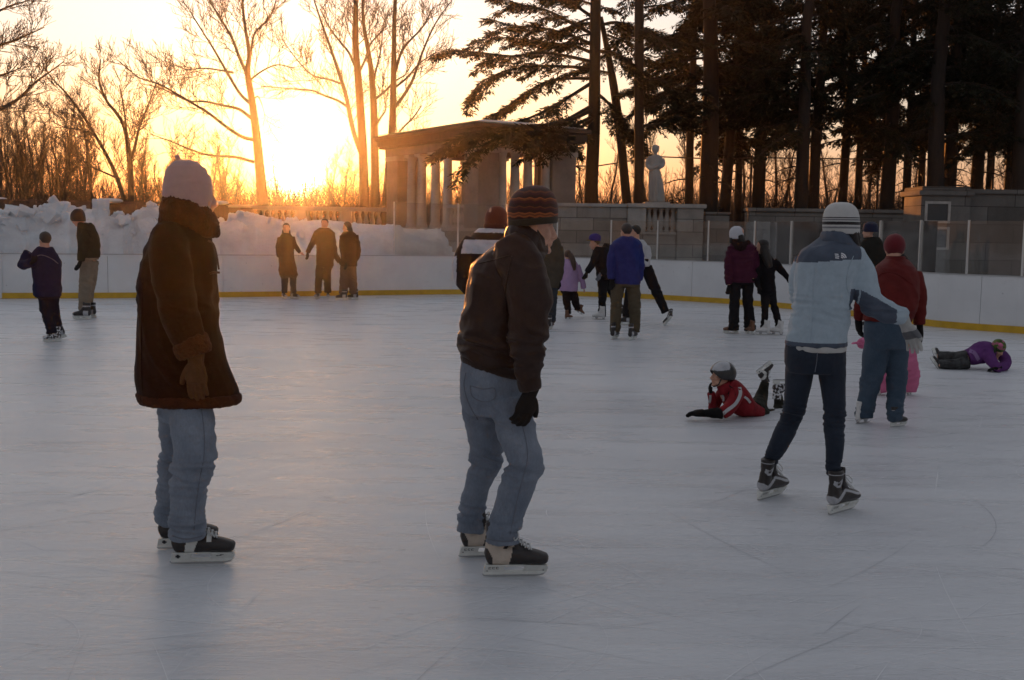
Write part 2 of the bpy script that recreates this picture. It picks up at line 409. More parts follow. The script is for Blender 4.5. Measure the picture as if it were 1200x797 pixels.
for px in vs:
    bx, by = board_at(px); by = at(px, 300, 1).y * 0 + by
    Yc = by + 2.0
    ztop = max(at(px, np.interp(px, cx, cy), Yc).z, .9)
    dx = (px - 600) / FPX
    for j in range(nvv + 1):
        v = j / nvv; y = by + .10 + 4.6 * v; x = bx + dx * (y - by)
        prof = math.sin(min(1, v / .42) * math.pi / 2) ** .75 if v < .42 else max(0, math.cos((v - .42) / .58 * math.pi / 2)) ** .6
        z0 = .86
        q = Vector((x, y, 0))
        lump = noise.fractal(q * 1.1, 1.0, 2.0, 5) * .22 + (noise.cell(q * 1.7) - .5) * .05 + noise.fractal(q * 5, .7, 2, 4) * .07 + (noise.cell(q * 4.2 + Vector((3, 1, 0))) - .5) * .035
        lump *= (.25 + .75 * math.sin(math.pi * min(1, v / .84)) if v < .35 else 1 if v > .5 else .55)
        lump *= min(1, max(.0, (ztop - z0) * 1.4))
        z = z0 * (1 if v < .42 else prof) + (ztop - z0) * prof + lump * (.5 if .3 < v < .5 else 1)
        verts.append((x + .1 * noise.noise(q * 2.2), y + .1 * noise.noise(q * 2.5 + Vector((9, 0, 0))) * (1 if j else 0), z))
faces = []
for i in range(nu):
    for j in range(nvv): a = i * (nvv + 1) + j; faces.append((a, a + nvv + 1, a + nvv + 2, a + 1))
def snow_chunk(c, sz, rnd):
    M = Matrix.Rotation(rnd.uniform(0, 6.28), 3, 'Z') @ Matrix.Rotation(rnd.gauss(0, .5), 3, 'X') @ Matrix.Rotation(rnd.gauss(0, .5), 3, 'Y'); n = 6; b0 = len(verts); dims = [sz * rnd.uniform(.6, 1.3) for _ in range(3)]; sd = Vector((rnd.random() * 90, 0, 0)); idx = {}
    for ax in range(3):
        for sg in (-1, 1):
            base = len(verts)
            for i in range(n + 1):
                for j in range(n + 1):
                    p = [0, 0, 0]; p[ax] = sg; p[(ax + 1) % 3] = (2 * i / n - 1) * sg; p[(ax + 2) % 3] = 2 * j / n - 1; v = Vector(p); v = v * (.72 + .28 / max(1, v.length)) ; v = v * (1 + .30 * noise.fractal(v * .9 + sd, 1, 2, 3)); verts.append(tuple(c + M @ Vector((v.x * dims[0] / 2, v.y * dims[1] / 2, v.z * dims[2] / 2))))
            for i in range(n):
                for j in range(n): a = base + i * (n + 1) + j; faces.append((a, a + n + 1, a + n + 2, a + 1))
rc = random.Random(9)
for k in range(110):
    i = int(nu * rc.uniform(.16, .80)); j = int(nvv * rc.uniform(.12, .48)); c = Vector(verts[i * (nvv + 1) + j])
    snow_chunk(c + Vector((0, 0, rc.uniform(-.04, .05))), rc.choice((.08, .10, .13, .17, .22, .30)), rc)
me = bpy.data.meshes.new('snow_bank'); me.from_pydata(verts, [], faces); me.polygons.foreach_set('use_smooth', [True] * len(faces)); me.update()
kind(link('snow_bank', me, SM), 'stuff')
def snow_heap(name, px0, px1, ptop, Y, seed):
    mb = MB(); n, k = 40, 16; vs = []; fs = []
    a = at(px0, 300, Y).x; b = at(px1, 300, Y).x; zt = at((px0 + px1) / 2, ptop, Y).z; c = (a + b) / 2; hw = (b - a) / 2
    for i in range(n + 1):
        for j in range(k + 1):
            u = i / n * 2 - 1; v = j / k * 2 - 1; q = Vector((u * hw + seed * 7, v * .9, 0)); rr = u * u + v * v
            vs.append((c + u * hw, Y + v * 1.0, max(-.03, zt * max(0, 1 - rr) ** .6 * (1 + .35 * noise.fractal(q * 1.8, 1, 2, 4)))))
    for i in range(n):
        for j in range(k): p = i * (k + 1) + j; fs.append((p, p + k + 1, p + k + 2, p + 1))
    mb.add(vs, fs); return kind(mb.build(name, SM, smooth=True), 'stuff')
snow_heap('snow_heap', 915, 1075, 284, 31.0, 2)

# ---- low metal hoop rail on the snow
RM = plain('rusty_steel', (.10, .06, .05), .5, metal=.6, var=.3, vscale=20)
hp = [at(466, 297, 30), at(467, 293.5, 30), at(472, 291.6, 30), at(500, 292, 30), at(523, 293.3, 30), at(528, 295.5, 30), at(529, 298.5, 30)]
org = Vector((hp[0].x, 30, .75)); t = thing('rail_hoop', 'low rusty metal hoop rail lying in the snow behind the glass', 'rail', org)
mb = MB(); mb.tube([Vector(p) - org for p in spline(hp, 5)], .03, 8); mb.build('hoop', RM, t, True)
for px in (478, 492): mb = MB(); mb.tube([at(px, 292.5, 30.02) - org, at(px, 299, 30.02) - org], .022, 8); mb.build('upright', RM, t, True)

# ---- stone materials
def stone_material(name, col, bw=1.1, bh=.42, mortar=.011, stain=.5, brick=True):
    m, N, L, B = nmat(name); v = mapped(N, L)
    t = tex_noise(N, L, v, .9, 7, .7); r = ramp(N, [(.28, tuple(c * .55 for c in col)), (.7, col)]); L.new(t.outputs['Fac'], r.inputs['Fac']); c = r.outputs['Color']
    st = tex_noise(N, L, mapped(N, L, (1.2, 1.2, .35)), 1.4, 6, .65); r2 = ramp(N, [(.5, (0, 0, 0)), (.75, (1, 1, 1))]); L.new(st.outputs['Fac'], r2.inputs['Fac'])
    c = mixc(N, L, mathn(N, L, 'MULTIPLY', r2.outputs['Color'], stain), c, tuple(x * .38 for x in col))
    h = tex_noise(N, L, v, 14, 6, .7).outputs['Fac']; nrm = bump(N, L, h, .35, .02)
    if brick:
        tcn = N.new('ShaderNodeTexCoord'); sx = N.new('ShaderNodeSeparateXYZ'); L.new(tcn.outputs['Object'], sx.inputs[0])
        cb = N.new('ShaderNodeCombineXYZ'); L.new(sx.outputs['X'], cb.inputs['X']); L.new(sx.outputs['Z'], cb.inputs['Y'])
        bt = N.new('ShaderNodeTexBrick'); L.new(cb.outputs[0], bt.inputs['Vector']); bt.inputs['Scale'].default_value = 1
        bt.inputs['Brick Width'].default_value = bw; bt.inputs['Row Height'].default_value = bh; bt.inputs['Mortar Size'].default_value = mortar
        bt.inputs['Color1'].default_value = (.58, .56, .54, 1); bt.inputs['Color2'].default_value = (1, 1, 1, 1); bt.inputs['Mortar'].default_value = (.24, .22, .2, 1); bt.inputs['Bias'].default_value = 0
        c = mixc(N, L, 1.0, c, bt.outputs['Color'], 'MULTIPLY'); nrm = bump(N, L, bt.outputs['Fac'], -.4, .02, nrm)
    L.new(c, B.inputs['Base Color']); B.inputs['Roughness'].default_value = .85; L.new(nrm, B.inputs['Normal']); return m
ST = stone_material('wall_stone', (.40, .36, .32))
ST2 = stone_material('carved_stone', (.46, .42, .38), brick=False, stain=.45)
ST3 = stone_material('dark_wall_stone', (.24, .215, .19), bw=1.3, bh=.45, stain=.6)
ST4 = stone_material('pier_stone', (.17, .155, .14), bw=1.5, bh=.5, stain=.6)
BALU = [(.085, 0), (.085, .06), (.055, .075), (.05, .12), (.095, .22), (.105, .3), (.085, .42), (.05, .58), (.045, .66), (.07, .685), (.045, .70), (.075, .73), (.075, .78)]
def baluster_mesh(sc=1.0, h=.78):
    mb = MB(); mb.lathe([(r * sc, z * h / .78) for r, z in BALU], n=12); me = mb.mesh('baluster'); me.polygons.foreach_set('use_smooth', [True] * len(me.polygons)); me.materials.append(ST2); return me

# ---- terrace wall with balustrade window
WY = 37.0
def wx(px, Y=WY): return at(px, 255, Y).x
t = thing('terrace_wall', 'grey stone block terrace wall with a balustrade opening below the statue', 'wall', (wx(676), WY, 0))
ox = wx(676)
def wbox(name, p0, p1, y0, y1, z0, z1, mat, bev=.02):
    mb = MB(); mb.box(wx(p0) - ox, wx(p1) - ox, y0, y1, z0, z1); return mb.build(name, mat, t, bevel=bev)
wbox('wall_body', 641, 735, 0, .6, -.03, 2.46, ST)
wbox('wall_base', 735.2, 793, -.02, .6, -.03, 1.58, ST)
wbox('ledge', 735, 793, -.08, .62, 1.582, 1.66, ST2)
wbox('pier', 735.2, 757, -.06, .62, 1.662, 2.46, ST2)
wbox('pier', 793.2, 824, -.10, .95, -.03, 2.46, ST)
wbox('coping', 641, 734.6, -.07, .66, 2.462, 2.58, ST2)
wbox('coping', 734.8, 827, -.16, 1.0, 2.462, 2.60, ST2)
bme = baluster_mesh(1.15, .80)
for k in range(5):
    o = bpy.data.objects.new('baluster', bme); COL.objects.link(o); o.parent = t; o.location = (wx(761.5 + k * 7.1) - ox, .25, 1.661)
# low broken wall stub, then the long dark wall
t = thing('garden_wall', 'low dark stone wall stub ending at a gap beside the terrace wall', 'wall', (wx(842), WY, 0)); ox = wx(842)
wbox('wall_body', 827.5, 857, .3, .9, -.03, 2.28, ST3, .04); wbox('coping', 827.5, 858, .25, .95, 2.282, 2.36, ST3)
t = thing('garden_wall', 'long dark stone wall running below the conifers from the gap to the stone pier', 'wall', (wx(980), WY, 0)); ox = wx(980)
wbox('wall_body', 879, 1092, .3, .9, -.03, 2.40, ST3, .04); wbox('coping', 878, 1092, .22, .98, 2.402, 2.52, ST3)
# pier with framed plaques and wall to the right
PYW = 31.0
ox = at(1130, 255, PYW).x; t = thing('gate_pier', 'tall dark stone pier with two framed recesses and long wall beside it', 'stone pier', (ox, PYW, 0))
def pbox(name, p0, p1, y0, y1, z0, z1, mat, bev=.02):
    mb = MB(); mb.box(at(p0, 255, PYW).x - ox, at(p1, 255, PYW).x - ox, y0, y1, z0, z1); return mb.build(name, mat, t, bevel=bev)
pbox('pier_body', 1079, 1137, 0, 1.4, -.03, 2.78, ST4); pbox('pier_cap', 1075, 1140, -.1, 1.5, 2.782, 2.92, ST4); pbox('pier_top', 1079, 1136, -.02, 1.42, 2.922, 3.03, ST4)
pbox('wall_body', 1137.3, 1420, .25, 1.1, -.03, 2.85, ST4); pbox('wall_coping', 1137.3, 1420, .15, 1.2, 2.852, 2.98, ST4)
FRM = plain('pale_frame', (.34, .31, .28), .7, var=.2); DKP = plain('dark_recess', (.035, .035, .035), .5)
for z0, z1 in ((2.02, 2.62), (1.28, 1.92)):
    a, b = at(1083, 255, PYW).x - ox, at(1113, 255, PYW).x - ox
    mb = MB()
    mb.box(a, b, -.045, -.004, z1 - .07, z1); mb.box(a, b, -.045, -.004, z0, z0 + .07); mb.box(a, a + .07, -.045, -.004, z0 + .07, z1 - .07); mb.box(b - .07, b, -.045, -.004, z0 + .07, z1 - .07)
    f = mb.build('frame', FRM, t)
    mb = MB(); mb.box(a + .07, b - .07, -.02, -.004, z0 + .07, z1 - .07); mb.build('plaque', DKP, f)

# ---- statue
def remesh_obj(me, voxel, smooth=4, fac=.5):
    o = bpy.data.objects.new('tmp', me); COL.objects.link(o)
    r = o.modifiers.new('r', 'REMESH'); r.mode = 'VOXEL'; r.voxel_size = voxel; r.use_smooth_shade = True
    if smooth: s = o.modifiers.new('s', 'SMOOTH'); s.iterations = smooth; s.factor = fac
    dg = bpy.context.evaluated_depsgraph_get(); dg.update()
    m2 = bpy.data.meshes.new_from_object(o.evaluated_get(dg)); bpy.data.objects.remove(o); bpy.data.meshes.remove(me)
    m2.polygons.foreach_set('use_smooth', [True] * len(m2.polygons)); return m2
def ellipsoid(mb, c, r, M=None, n=14, k=9):
    c = Vector(c); vs = []; fs = []
    for i in range(k + 1):
        th = math.pi * i / k
        for j in range(n):
            ph = 2 * math.pi * j / n; p = Vector((r[0] * math.sin(th) * math.cos(ph), r[1] * math.sin(th) * math.sin(ph), r[2] * math.cos(th)))
            if M is not None: p = M @ p
            vs.append(c + p)
    for i in range(k):
        for j in range(n): j2 = (j + 1) % n; fs.append((i * n + j, (i + 1) * n + j, (i + 1) * n + j2, i * n + j2))
    mb.add(vs, fs)
SY = 37.7
org = at(769, 237, SY)
K = SY / FPX
t = thing('statue', 'weathered pale stone statue of a draped standing figure with folded arms on the wall', 'statue', (org.x, SY, 2.605))
def sp(px, py, dy=0): return at(px, py, SY) - Vector((org.x, SY, 2.605)) + Vector((0, dy, 0))
mb = MB()
rings = [(770, 237, 9.2, 9), (770, 230, 8.8, 8.6), (769, 219, 8.2, 7.8), (767.6, 208, 7.2, 6.8), (766.8, 200, 6.2, 5.8), (766.8, 193, 7.0, 5.6), (767.5, 187, 8.8, 5.4), (768, 183.5, 7.6, 4.8), (768, 181.5, 3, 3.2)]
rr = spline([(*sp(a, b), c * K, d * K) for a, b, c, d in rings], 4)
mb.tube([q[:3] for q in rr], [q[3] for q in rr], 16, rad2=[q[4] for q in rr], ref=(0, 1, 0))
mb.tube([sp(768, 185), sp(768, 182), sp(768, 177)], [3.6 * K, 2.0 * K, 2.0 * K], 10)
ellipsoid(mb, sp(768, 174.6), (4.3 * K, 4.8 * K, 5.0 * K)); ellipsoid(mb, sp(770.5, 172.5, .03), (2.6 * K, 2.8 * K, 2.2 * K))
for sgn, pts in ((-1, [(759.5, 186, .02), (758.5, 194, -.03), (763, 199, -.17)]), (1, [(776.5, 186, .02), (777, 193, -.03), (771, 197, -.18)])):
    mb.tube([sp(*p) for p in spline(pts, 4)], 2.5 * K, 8)
mb.tube([sp(762, 198, -.18), sp(773, 193, -.19)], 2.2 * K, 8)
for i in range(9):
    a = -1.9 + i * .48; x = math.sin(a); mb.tube([sp(769.5 + 8.6 * x, 236, -8.6 * K * math.cos(a)), sp(768.5 + 7.6 * x, 216, -7.2 * K * math.cos(a)), sp(767 + 6 * x, 201, -5.6 * K * math.cos(a))], [.045, .04, .02], 6)
me = remesh_obj(mb.mesh('statue'), .018, 2); me.materials.append(ST2); link('figure', me, None, t)
mb = MB(); mb.box(-.42, .42, -.36, .36, -.002, .06); mb.build('plinth', ST2, t, bevel=.01)

# ---- pavilion
PC = Vector((-1.16, 36.0, 0)); ang = math.atan2(.52, .854)          # right face runs along local +x, left face along local +y
t = thing('pavilion', 'open stone pavilion with paired columns and a flat overhanging roof left of the conifers', 'pavilion', PC, ang)
LX, LY = 3.8, 7.0
def vb(name, *a, mat=ST2, bev=.015, parent=None):
    mb = MB(); mb.box(*a); return mb.build(name, mat, parent or t, bevel=bev)
vb('podium', -.15, LX + .15, -.15, LY + .15, -.03, 1.60, mat=ST); vb('podium_ledge', -.22, LX + .22, -.22, LY + .22, 1.602, 1.70)
ZT = 4.30
PST = stone_material('shaded_stone', (.30, .24, .20), brick=False, stain=.4); CST = stone_material('column_stone', (.56, .52, .47), brick=False, stain=.3)  # piers and architraves darker and redder than the columns: shade put into colour
piers = [(0, .78, 0, .95), (LX - .95, LX, 0, .95), (0, .78, LY - .95, LY), (LX - .6, LX, LY - .7, LY)]
for a in piers:
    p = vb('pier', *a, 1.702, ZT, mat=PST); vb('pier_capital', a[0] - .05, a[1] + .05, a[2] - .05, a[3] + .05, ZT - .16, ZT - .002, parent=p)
mb = MB(); mb.lathe([(.21, 0), (.21, .08), (.185, .12), (.185, .16), (.165, .2), (.165, .9), (.142, 2.35), (.142, 2.38), (.165, 2.40), (.15, 2.43), (.19, 2.5), (.19, 2.597)], n=18)
cme = mb.mesh('column'); cme.polygons.foreach_set('use_smooth', [True] * len(cme.polygons)); cme = bevelled(cme, .002, 1); cme.materials.append(CST)
mbc = MB(); mbc.box(-.215, .215, -.215, .215, 2.505, 2.598); ame = mbc.mesh('capital'); ame.materials.append(CST)
spots = [(.24, 2.55), (.24, 3.45), (.24, 5.35), (.24, 4.5), (1.02, .24), (1.52, .24), (2.02, .24), (2.72, .24)] + [(LX - .24, 2.0), (LX - .24, 4.6), (1.2, LY - .24)]
for x, y in spots:
    c = bpy.data.objects.new('column', cme); COL.objects.link(c); c.parent = t; c.location = (x, y, 1.702)
    d = bpy.data.objects.new('capital', ame); COL.objects.link(d); d.parent = c
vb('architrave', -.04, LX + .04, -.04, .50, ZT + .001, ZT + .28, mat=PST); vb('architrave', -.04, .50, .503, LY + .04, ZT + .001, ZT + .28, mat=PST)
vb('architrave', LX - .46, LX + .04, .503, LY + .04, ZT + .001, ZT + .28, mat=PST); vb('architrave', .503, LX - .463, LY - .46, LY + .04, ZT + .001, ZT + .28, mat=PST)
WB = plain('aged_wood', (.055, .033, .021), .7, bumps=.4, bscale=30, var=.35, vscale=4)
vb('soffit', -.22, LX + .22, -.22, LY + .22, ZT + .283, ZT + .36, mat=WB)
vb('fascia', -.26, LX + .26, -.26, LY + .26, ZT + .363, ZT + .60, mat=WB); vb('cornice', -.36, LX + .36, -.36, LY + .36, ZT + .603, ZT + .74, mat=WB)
mb = MB(); b0 = [(-.34, -.34), (LX + .34, -.34), (LX + .34, LY + .34), (-.34, LY + .34)]; b1 = [(.5, .6), (LX - .5, .6), (LX - .5, LY - .6), (.5, LY - .6)]; b2 = [(1.6, 2.4), (2.5, 2.4), (2.5, 4.8), (1.6, 4.8)]
vs = [(*p, ZT + .742) for p in b0] + [(*p, ZT + .90) for p in b1] + [(*p, ZT + .97) for p in b2]
fs = [(3, 2, 1, 0)] + [(k + 4 * l, (k + 1) % 4 + 4 * l, (k + 1) % 4 + 4 * l + 4, k + 4 * l + 4) for l in (0, 1) for k in range(4)] + [(8, 9, 10, 11)]
mb.add(vs, fs); rf = mb.build('roof', plain('roof_tin', (.22, .22, .22), .6, var=.2), t)
mb = MB(); mb.add([(v[0] * .97 + .05, v[1] * .97 + .1, v[2] + .05) for v in vs], fs); mb.build('snow_cover', SM, rf)
# balustrade between columns of the left face
mb = MB(); mb.box(.10, .38, .96, 2.36, 2.38, 2.48); mb.build('handrail', ST2, t)
mb = MB(); mb.box(.12, .36, .96, 2.36, 1.702, 1.76); mb.build('bottom_rail', ST2, t)
b2 = baluster_mesh(.8, .616)
for k in range(6):
    o = bpy.data.objects.new('baluster', b2); COL.objects.link(o); o.parent = t; o.location = (.24, 1.08 + k * .23, 1.762)

# ---- garden balustrade left of the pavilion, and board fence further left
BY = 45.5
x0, x1 = at(296, 255, BY).x, at(457, 255, BY).x
t = thing('balustrade', 'long stone balustrade in front of the setting sun left of the pavilion', 'balustrade', (x0, BY, 0))
mb = MB(); mb.box(0, x1 - x0, -.16, .16, 2.33, 2.50); mb.build('handrail', ST2, t, bevel=.02)
mb = MB(); mb.box(0, x1 - x0, -.2, .2, -.03, 1.64); mb.build('plinth', ST3, t, bevel=.02)
b3 = baluster_mesh(1.05, .69); n = 19
for k in range(n):
    xx = .45 + (x1 - x0 - .9) * k / (n - 1)
    if k in (6, 13):
        mb = MB(); mb.box(xx - .2, xx + .2, -.19, .19, 1.64, 2.33); mb.build('pier', ST2, t); continue
    o = bpy.data.objects.new('baluster', b3); COL.objects.link(o); o.parent = t; o.location = (xx, 0, 1.641)
FW = plain('fence_wood', (.085, .055, .045), .85, bumps=.5, bscale=12, var=.4, vscale=3)
def fence_run(px0, px1, Y0, Y1, label, top=2.52, capped=True):
    a, b = at(px0, 250, Y0), at(px1, 250, Y1); a.z = b.z = 0; d = b - a; ln = d.length; rz = math.atan2(d.y, d.x)
    t = thing('board_fence', label, 'fence', a, rz, )
    mb = MB(); x = 0
    while x < ln - .05:
        w_ = min(.19, ln - x - .01); mb.box(x, x + w_ - .012, -.02, .02, 1.0, top - .06 + random.uniform(-.02, .02)); x += w_ + .003
        if w_ < .05: break
    mb.build('boards', FW, t)
    mb = MB(); mb.box(0, ln, -.06, .06, top - .04, top + .03); mb.build('top_rail', FW, t)
    x = .1
    while x < ln:
        mb = MB(); mb.box(x - .11, x + .11, -.09, .09, -.03, top + .06); mb.build('post', FW, t); x += 2.6
    return t
fence_run(-140, 268, 41.5, 44.5, 'dark brown board fence behind the piled snow at the left')
# brick like pier between fence and balustrade
ox = at(283, 255, 45).x; t = thing('fence_pier', 'squat brown pier at the end of the board fence', 'pier', (ox, 45.2, 0))
mb = MB(); mb.box(-.52, .40, -.3, .3, -.03, 2.40); mb.build('shaft', stone_material('brown_stone', (.22, .15, .11), .5, .2), t, bevel=.02)
mb = MB(); mb.box(-.58, .46, -.36, .36, 2.402, 2.52); mb.build('cap', ST2, t, bevel=.02)
for px, wpx, dz in ((8, 16, .06), (135, 30, .10), (262, 20, .08)):
    Y = 43.2 + px / 270 * 1.2; c = at(px, 250, Y); mb = MB(); vs = []
    ellipsoid(mb, (0, 0, 0), (wpx / 2 * Y / FPX, .22, dz), n=20); o = mb.build('snow_cap', SM, None, True, (c.x, Y - .55 + (px / 270) * .1, 2.56)); kind(o, 'stuff')
# ---- wire fence posts behind the terrace
t = thing('wire_fence', 'dark steel post and rail fence standing between the trunks behind the statue', 'fence', (wx(760), 44, 1.42))
ox = at(760, 250, 44).x
def fz(py, px): return at(px, py, 44).z - 1.42
pts_ = [(640, 194), (724, 194), (797, 183), (874, 186), (906, 184), (1055, 186), (1190, 186)]
for px, py in pts_:
    mb = MB(); x = at(px, py, 44).x - ox; mb.tube([(x, 0, 0), (x, 0, fz(py, px))], .045, 8); mb.build('post', RM, t, True)
mb = MB()
mb.tube([(at(px, py, 44).x - ox, .05, fz(py + 1, px)) for px, py in pts_], .028, 6); mb.build('top_rail', RM, t, True)
mb = MB(); mb.tube([(at(px, py, 44).x - ox, .05, .25) for px, py in pts_], .02, 6); mb.build('bottom_rail', RM, t, True)
# ================================================================ TREES
def bark_material(name, col):
    m, N, L, B = nmat(name); v = mapped(N, L, (1, 1, .25))
    t = tex_noise(N, L, v, 9, 6, .7); r = ramp(N, [(.3, tuple(c * .5 for c in col)), (.7, col)]); L.new(t.outputs['Fac'], r.inputs['Fac'])
    L.new(r.outputs['Color'], B.inputs['Base Color']); B.inputs['Roughness'].default_value = .9
    L.new(bump(N, L, t.outputs['Fac'], .8, .03), B.inputs['Normal']); return m
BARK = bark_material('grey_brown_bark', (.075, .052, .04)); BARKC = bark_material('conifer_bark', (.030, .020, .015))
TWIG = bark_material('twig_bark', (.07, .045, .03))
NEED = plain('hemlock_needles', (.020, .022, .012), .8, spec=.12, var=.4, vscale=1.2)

def side_twigs(mb, rnd, pts, lens, level, r0, upb=.25, minr=.0125, flat=.8, dens=1.0):
    """grows side twigs along a limb"""
    if level == 0 or len(pts) < 2: return
    tot = sum((b - a).length for a, b in zip(pts, pts[1:]))
    n = max(2, int(tot / lens[0] * (5.6 if level == 3 else 4.6 if level == 2 else 3.2) * dens)); 
    for k in range(n):
        u = .12 + .88 * (k + rnd.random()) / n; d = u * tot; i = 0
        while i < len(pts) - 2 and d > (pts[i + 1] - pts[i]).length: d -= (pts[i + 1] - pts[i]).length; i += 1
        t = (pts[i + 1] - pts[i]); L_ = t.length
        if L_ < 1e-6: continue
        p = pts[i] + t * min(1, d / L_); t = t / L_
        sd = Vector((rnd.gauss(0, 1), rnd.gauss(0, flat), rnd.gauss(0, 1))); sd -= t * sd.dot(t)
        if sd.length < .1: continue
        sd.normalize(); a = rnd.uniform(.45, 1.0)
        dirv = (t * math.cos(a) + sd * math.sin(a) + Vector((0, 0, upb))).normalized()
        ln = lens[0] * rnd.uniform(.5, 1.15) * (1.1 - .6 * u); r = max(minr, min(r0 * .55, ln * .012)); q = [p]; dv = dirv
        m = 5
        for s in range(m):
            dv = (dv + Vector((rnd.gauss(0, .09), rnd.gauss(0, .09), rnd.gauss(.05, .08)))).normalized(); q.append(q[-1] + dv * (ln / m))
        mb.tube(q, [max(minr * .7, r * (1 - .75 * s / m)) for s in range(m + 1)], 4 if level > 1 else 3, cap=False)
        if len(lens) > 1: side_twigs(mb, rnd, q, lens[1:], level - 1, r, upb, minr, flat, dens)
def deep(pts, rnd, spread):
    """gives a limb read from the picture its own depth"""
    n = len(pts); a = rnd.uniform(-1, 1) * spread
    return [(p[0], p[1], a * (i / max(1, n - 1)) ** 1.2, p[2]) for i, p in enumerate(pts)]
def guided_tree(name, label, Y, limbs, seed, lens=(2.2, 1.1, .65), levels=3, group=None, dens=1.0, flat=.8, base_z=1.3):
    rnd = random.Random(seed); K = Y / FPX; p0 = limbs[0][0]
    b = at(p0[0], p0[1], Y); org = Vector((b.x, Y, base_z))
    t = thing(name, label, 'tree', org, 0, group)
    tr = MB(); cr = MB()
    for li, lb in enumerate(limbs):
        lb3 = deep(lb, rnd, 0 if li == 0 else Y * .045)
        q = spline(lb3, 4); P = [at(a[0], a[1], Y + a[2]) - org for a in q]; rad = [max(.012, a[3] * K / 2 * .9) for a in q]
        if li == 0: P = [Vector((P[0].x, P[0].y, -.05))] + P; rad = [rad[0] * 1.25] + rad
        tr.tube(P, rad, 8)
        i0 = 0 if li else len(P) // 2
        side_twigs(cr, rnd, P[i0:], lens, levels, rad[-1] * 1.6, flat=flat, dens=dens)
    tr.build('trunk', BARK, t, True); cr.build('crown', TWIG, t, True); return t

T1 = [[(308, 242, 15), (306, 215, 13.5), (301, 163, 11), (295, 116, 9), (290, 85, 7.5), (292, 63, 5.5), (287, 30, 4), (284, 0, 3), (283, -45, 1.5)],
      [(298, 190, 4.5), (275, 184, 3.6), (245, 182, 3), (220, 174, 2.4), (201, 166, 1.8), (176, 157, 1)],
      [(300, 164, 5), (285, 161, 4.6), (267, 150, 4.2), (245, 133, 3.6), (232, 125, 3.2), (207, 110, 2.8), (185, 98, 2.2), (163, 91, 1.6), (140, 72, 1)],
      [(295, 139, 4.5), (280, 128, 4), (263, 124, 3.4), (240, 119, 2.8), (220, 118, 2.4), (190, 104, 1.6), (165, 98, 1)],
      [(293, 121, 4.6), (283, 112, 4.2), (273, 97, 3.8), (257, 69, 3.2), (247, 52, 2.7), (238, 38, 2.2), (228, 22, 1.8), (220, 9, 1.2), (205, -12, .8)],
      [(289, 86, 4.6), (280, 66, 4.2), (273, 47, 3.6), (260, 24, 2.9), (245, 0, 2.2), (232, -25, 1.2)],
      [(291, 80, 4), (295, 55, 3.4), (299, 38, 3), (314, 23, 2.5), (322, 6, 2), (326, -16, 1.2)],
      [(273, 85, 3), (262, 83, 2.6), (240, 80, 2), (218, 81, 1.5), (195, 72, 1)],
      [(296, 118, 2.4), (302, 113, 2), (306, 120, 1.4), (308, 126, .9)],
      [(292, 95, 2.8), (306, 84, 2.3), (325, 76, 1.8), (345, 80, 1.2)]]
guided_tree('bare_tree', 'tall bare tree with long limbs reaching left, just left of the setting sun', 50, T1, 11, (2.4, 1.2, .7))
T2 = [[(427, 250, 14), (425.6, 183, 11.5), (421, 108, 10), (417, 55, 8), (417, 0, 6), (416, -50, 3)],
      [(425, 185, 6.5), (416, 160, 6), (411, 140, 6), (405, 110, 5), (398, 88, 4.6), (388, 58, 3.6), (378, 30, 2.8), (370, 6, 2), (363, -15, 1.2)],
      [(408, 126, 3.8), (396, 118, 3.4), (380, 112, 3), (365, 106, 2.6), (340, 104, 2), (306, 101, 1.2)],
      [(399, 98, 3.2), (385, 93, 2.8), (366, 88, 2.2), (348, 70, 1.8), (330, 45, 1.1)],
      [(417, 80, 3.8), (409, 62, 3.2), (398, 48, 2.6), (386, 32, 2), (375, 10, 1.2)],
      [(418, 90, 3.6), (428, 70, 3), (434, 52, 2.6), (448, 36, 1.8), (455, 26, 1)]]
guided_tree('bare_tree', 'bare tree with two steep forks, leftmost of the clump left of the pavilion', 52, T2, 12, (2.2, 1.1, .65))
T2b = [[(440, 250, 12), (438.7, 157, 10), (437, 108, 8.5), (434, 75, 6.5), (428, 40, 5), (425.6, 20, 4), (424, -40, 2)],
       [(437, 118, 3.8), (450, 108, 3.2), (462, 96, 2.4), (475, 88, 1.6)],
       [(439, 150, 3.4), (446, 138, 2.8), (452, 128, 2), (450, 112, 1.2)],
       [(437, 105, 3.2), (440, 85, 2.8), (446, 60, 2), (449, 30, 1.2)]]
guided_tree('bare_tree', 'slim straight bare tree, middle one of the clump left of the pavilion', 53.5, T2b, 13, (2.0, 1.0, .6))
T2c = [[(452, 250, 12), (457, 180, 10), (460, 140, 9), (461.5, 72, 7), (462, 30, 5.5), (463, 0, 4.5), (463, -45, 2)],
       [(461, 128, 5), (473, 112, 4.4), (483, 95, 3.8), (490, 76, 3.2), (496, 59, 2.8), (505, 38, 2.2), (515, 20, 1.8), (530, 0, 1)],
       [(461, 92, 4), (470, 62, 3.4), (480, 48, 2.8), (495, 32, 2.2), (508, 8, 1.4)],
       [(460, 165, 3), (472, 150, 2.6), (484, 138, 2.2), (494, 124, 1.4)],
       [(461, 104, 3.2), (476, 92, 2.6), (492, 74, 2), (510, 62, 1.2)],
       [(455, 200, 2.6), (470, 180, 2), (483, 170, 1.2)]]
guided_tree('bare_tree', 'bare tree leaning right, nearest the pavilion corner', 51, T2c, 14, (2.2, 1.1, .65))
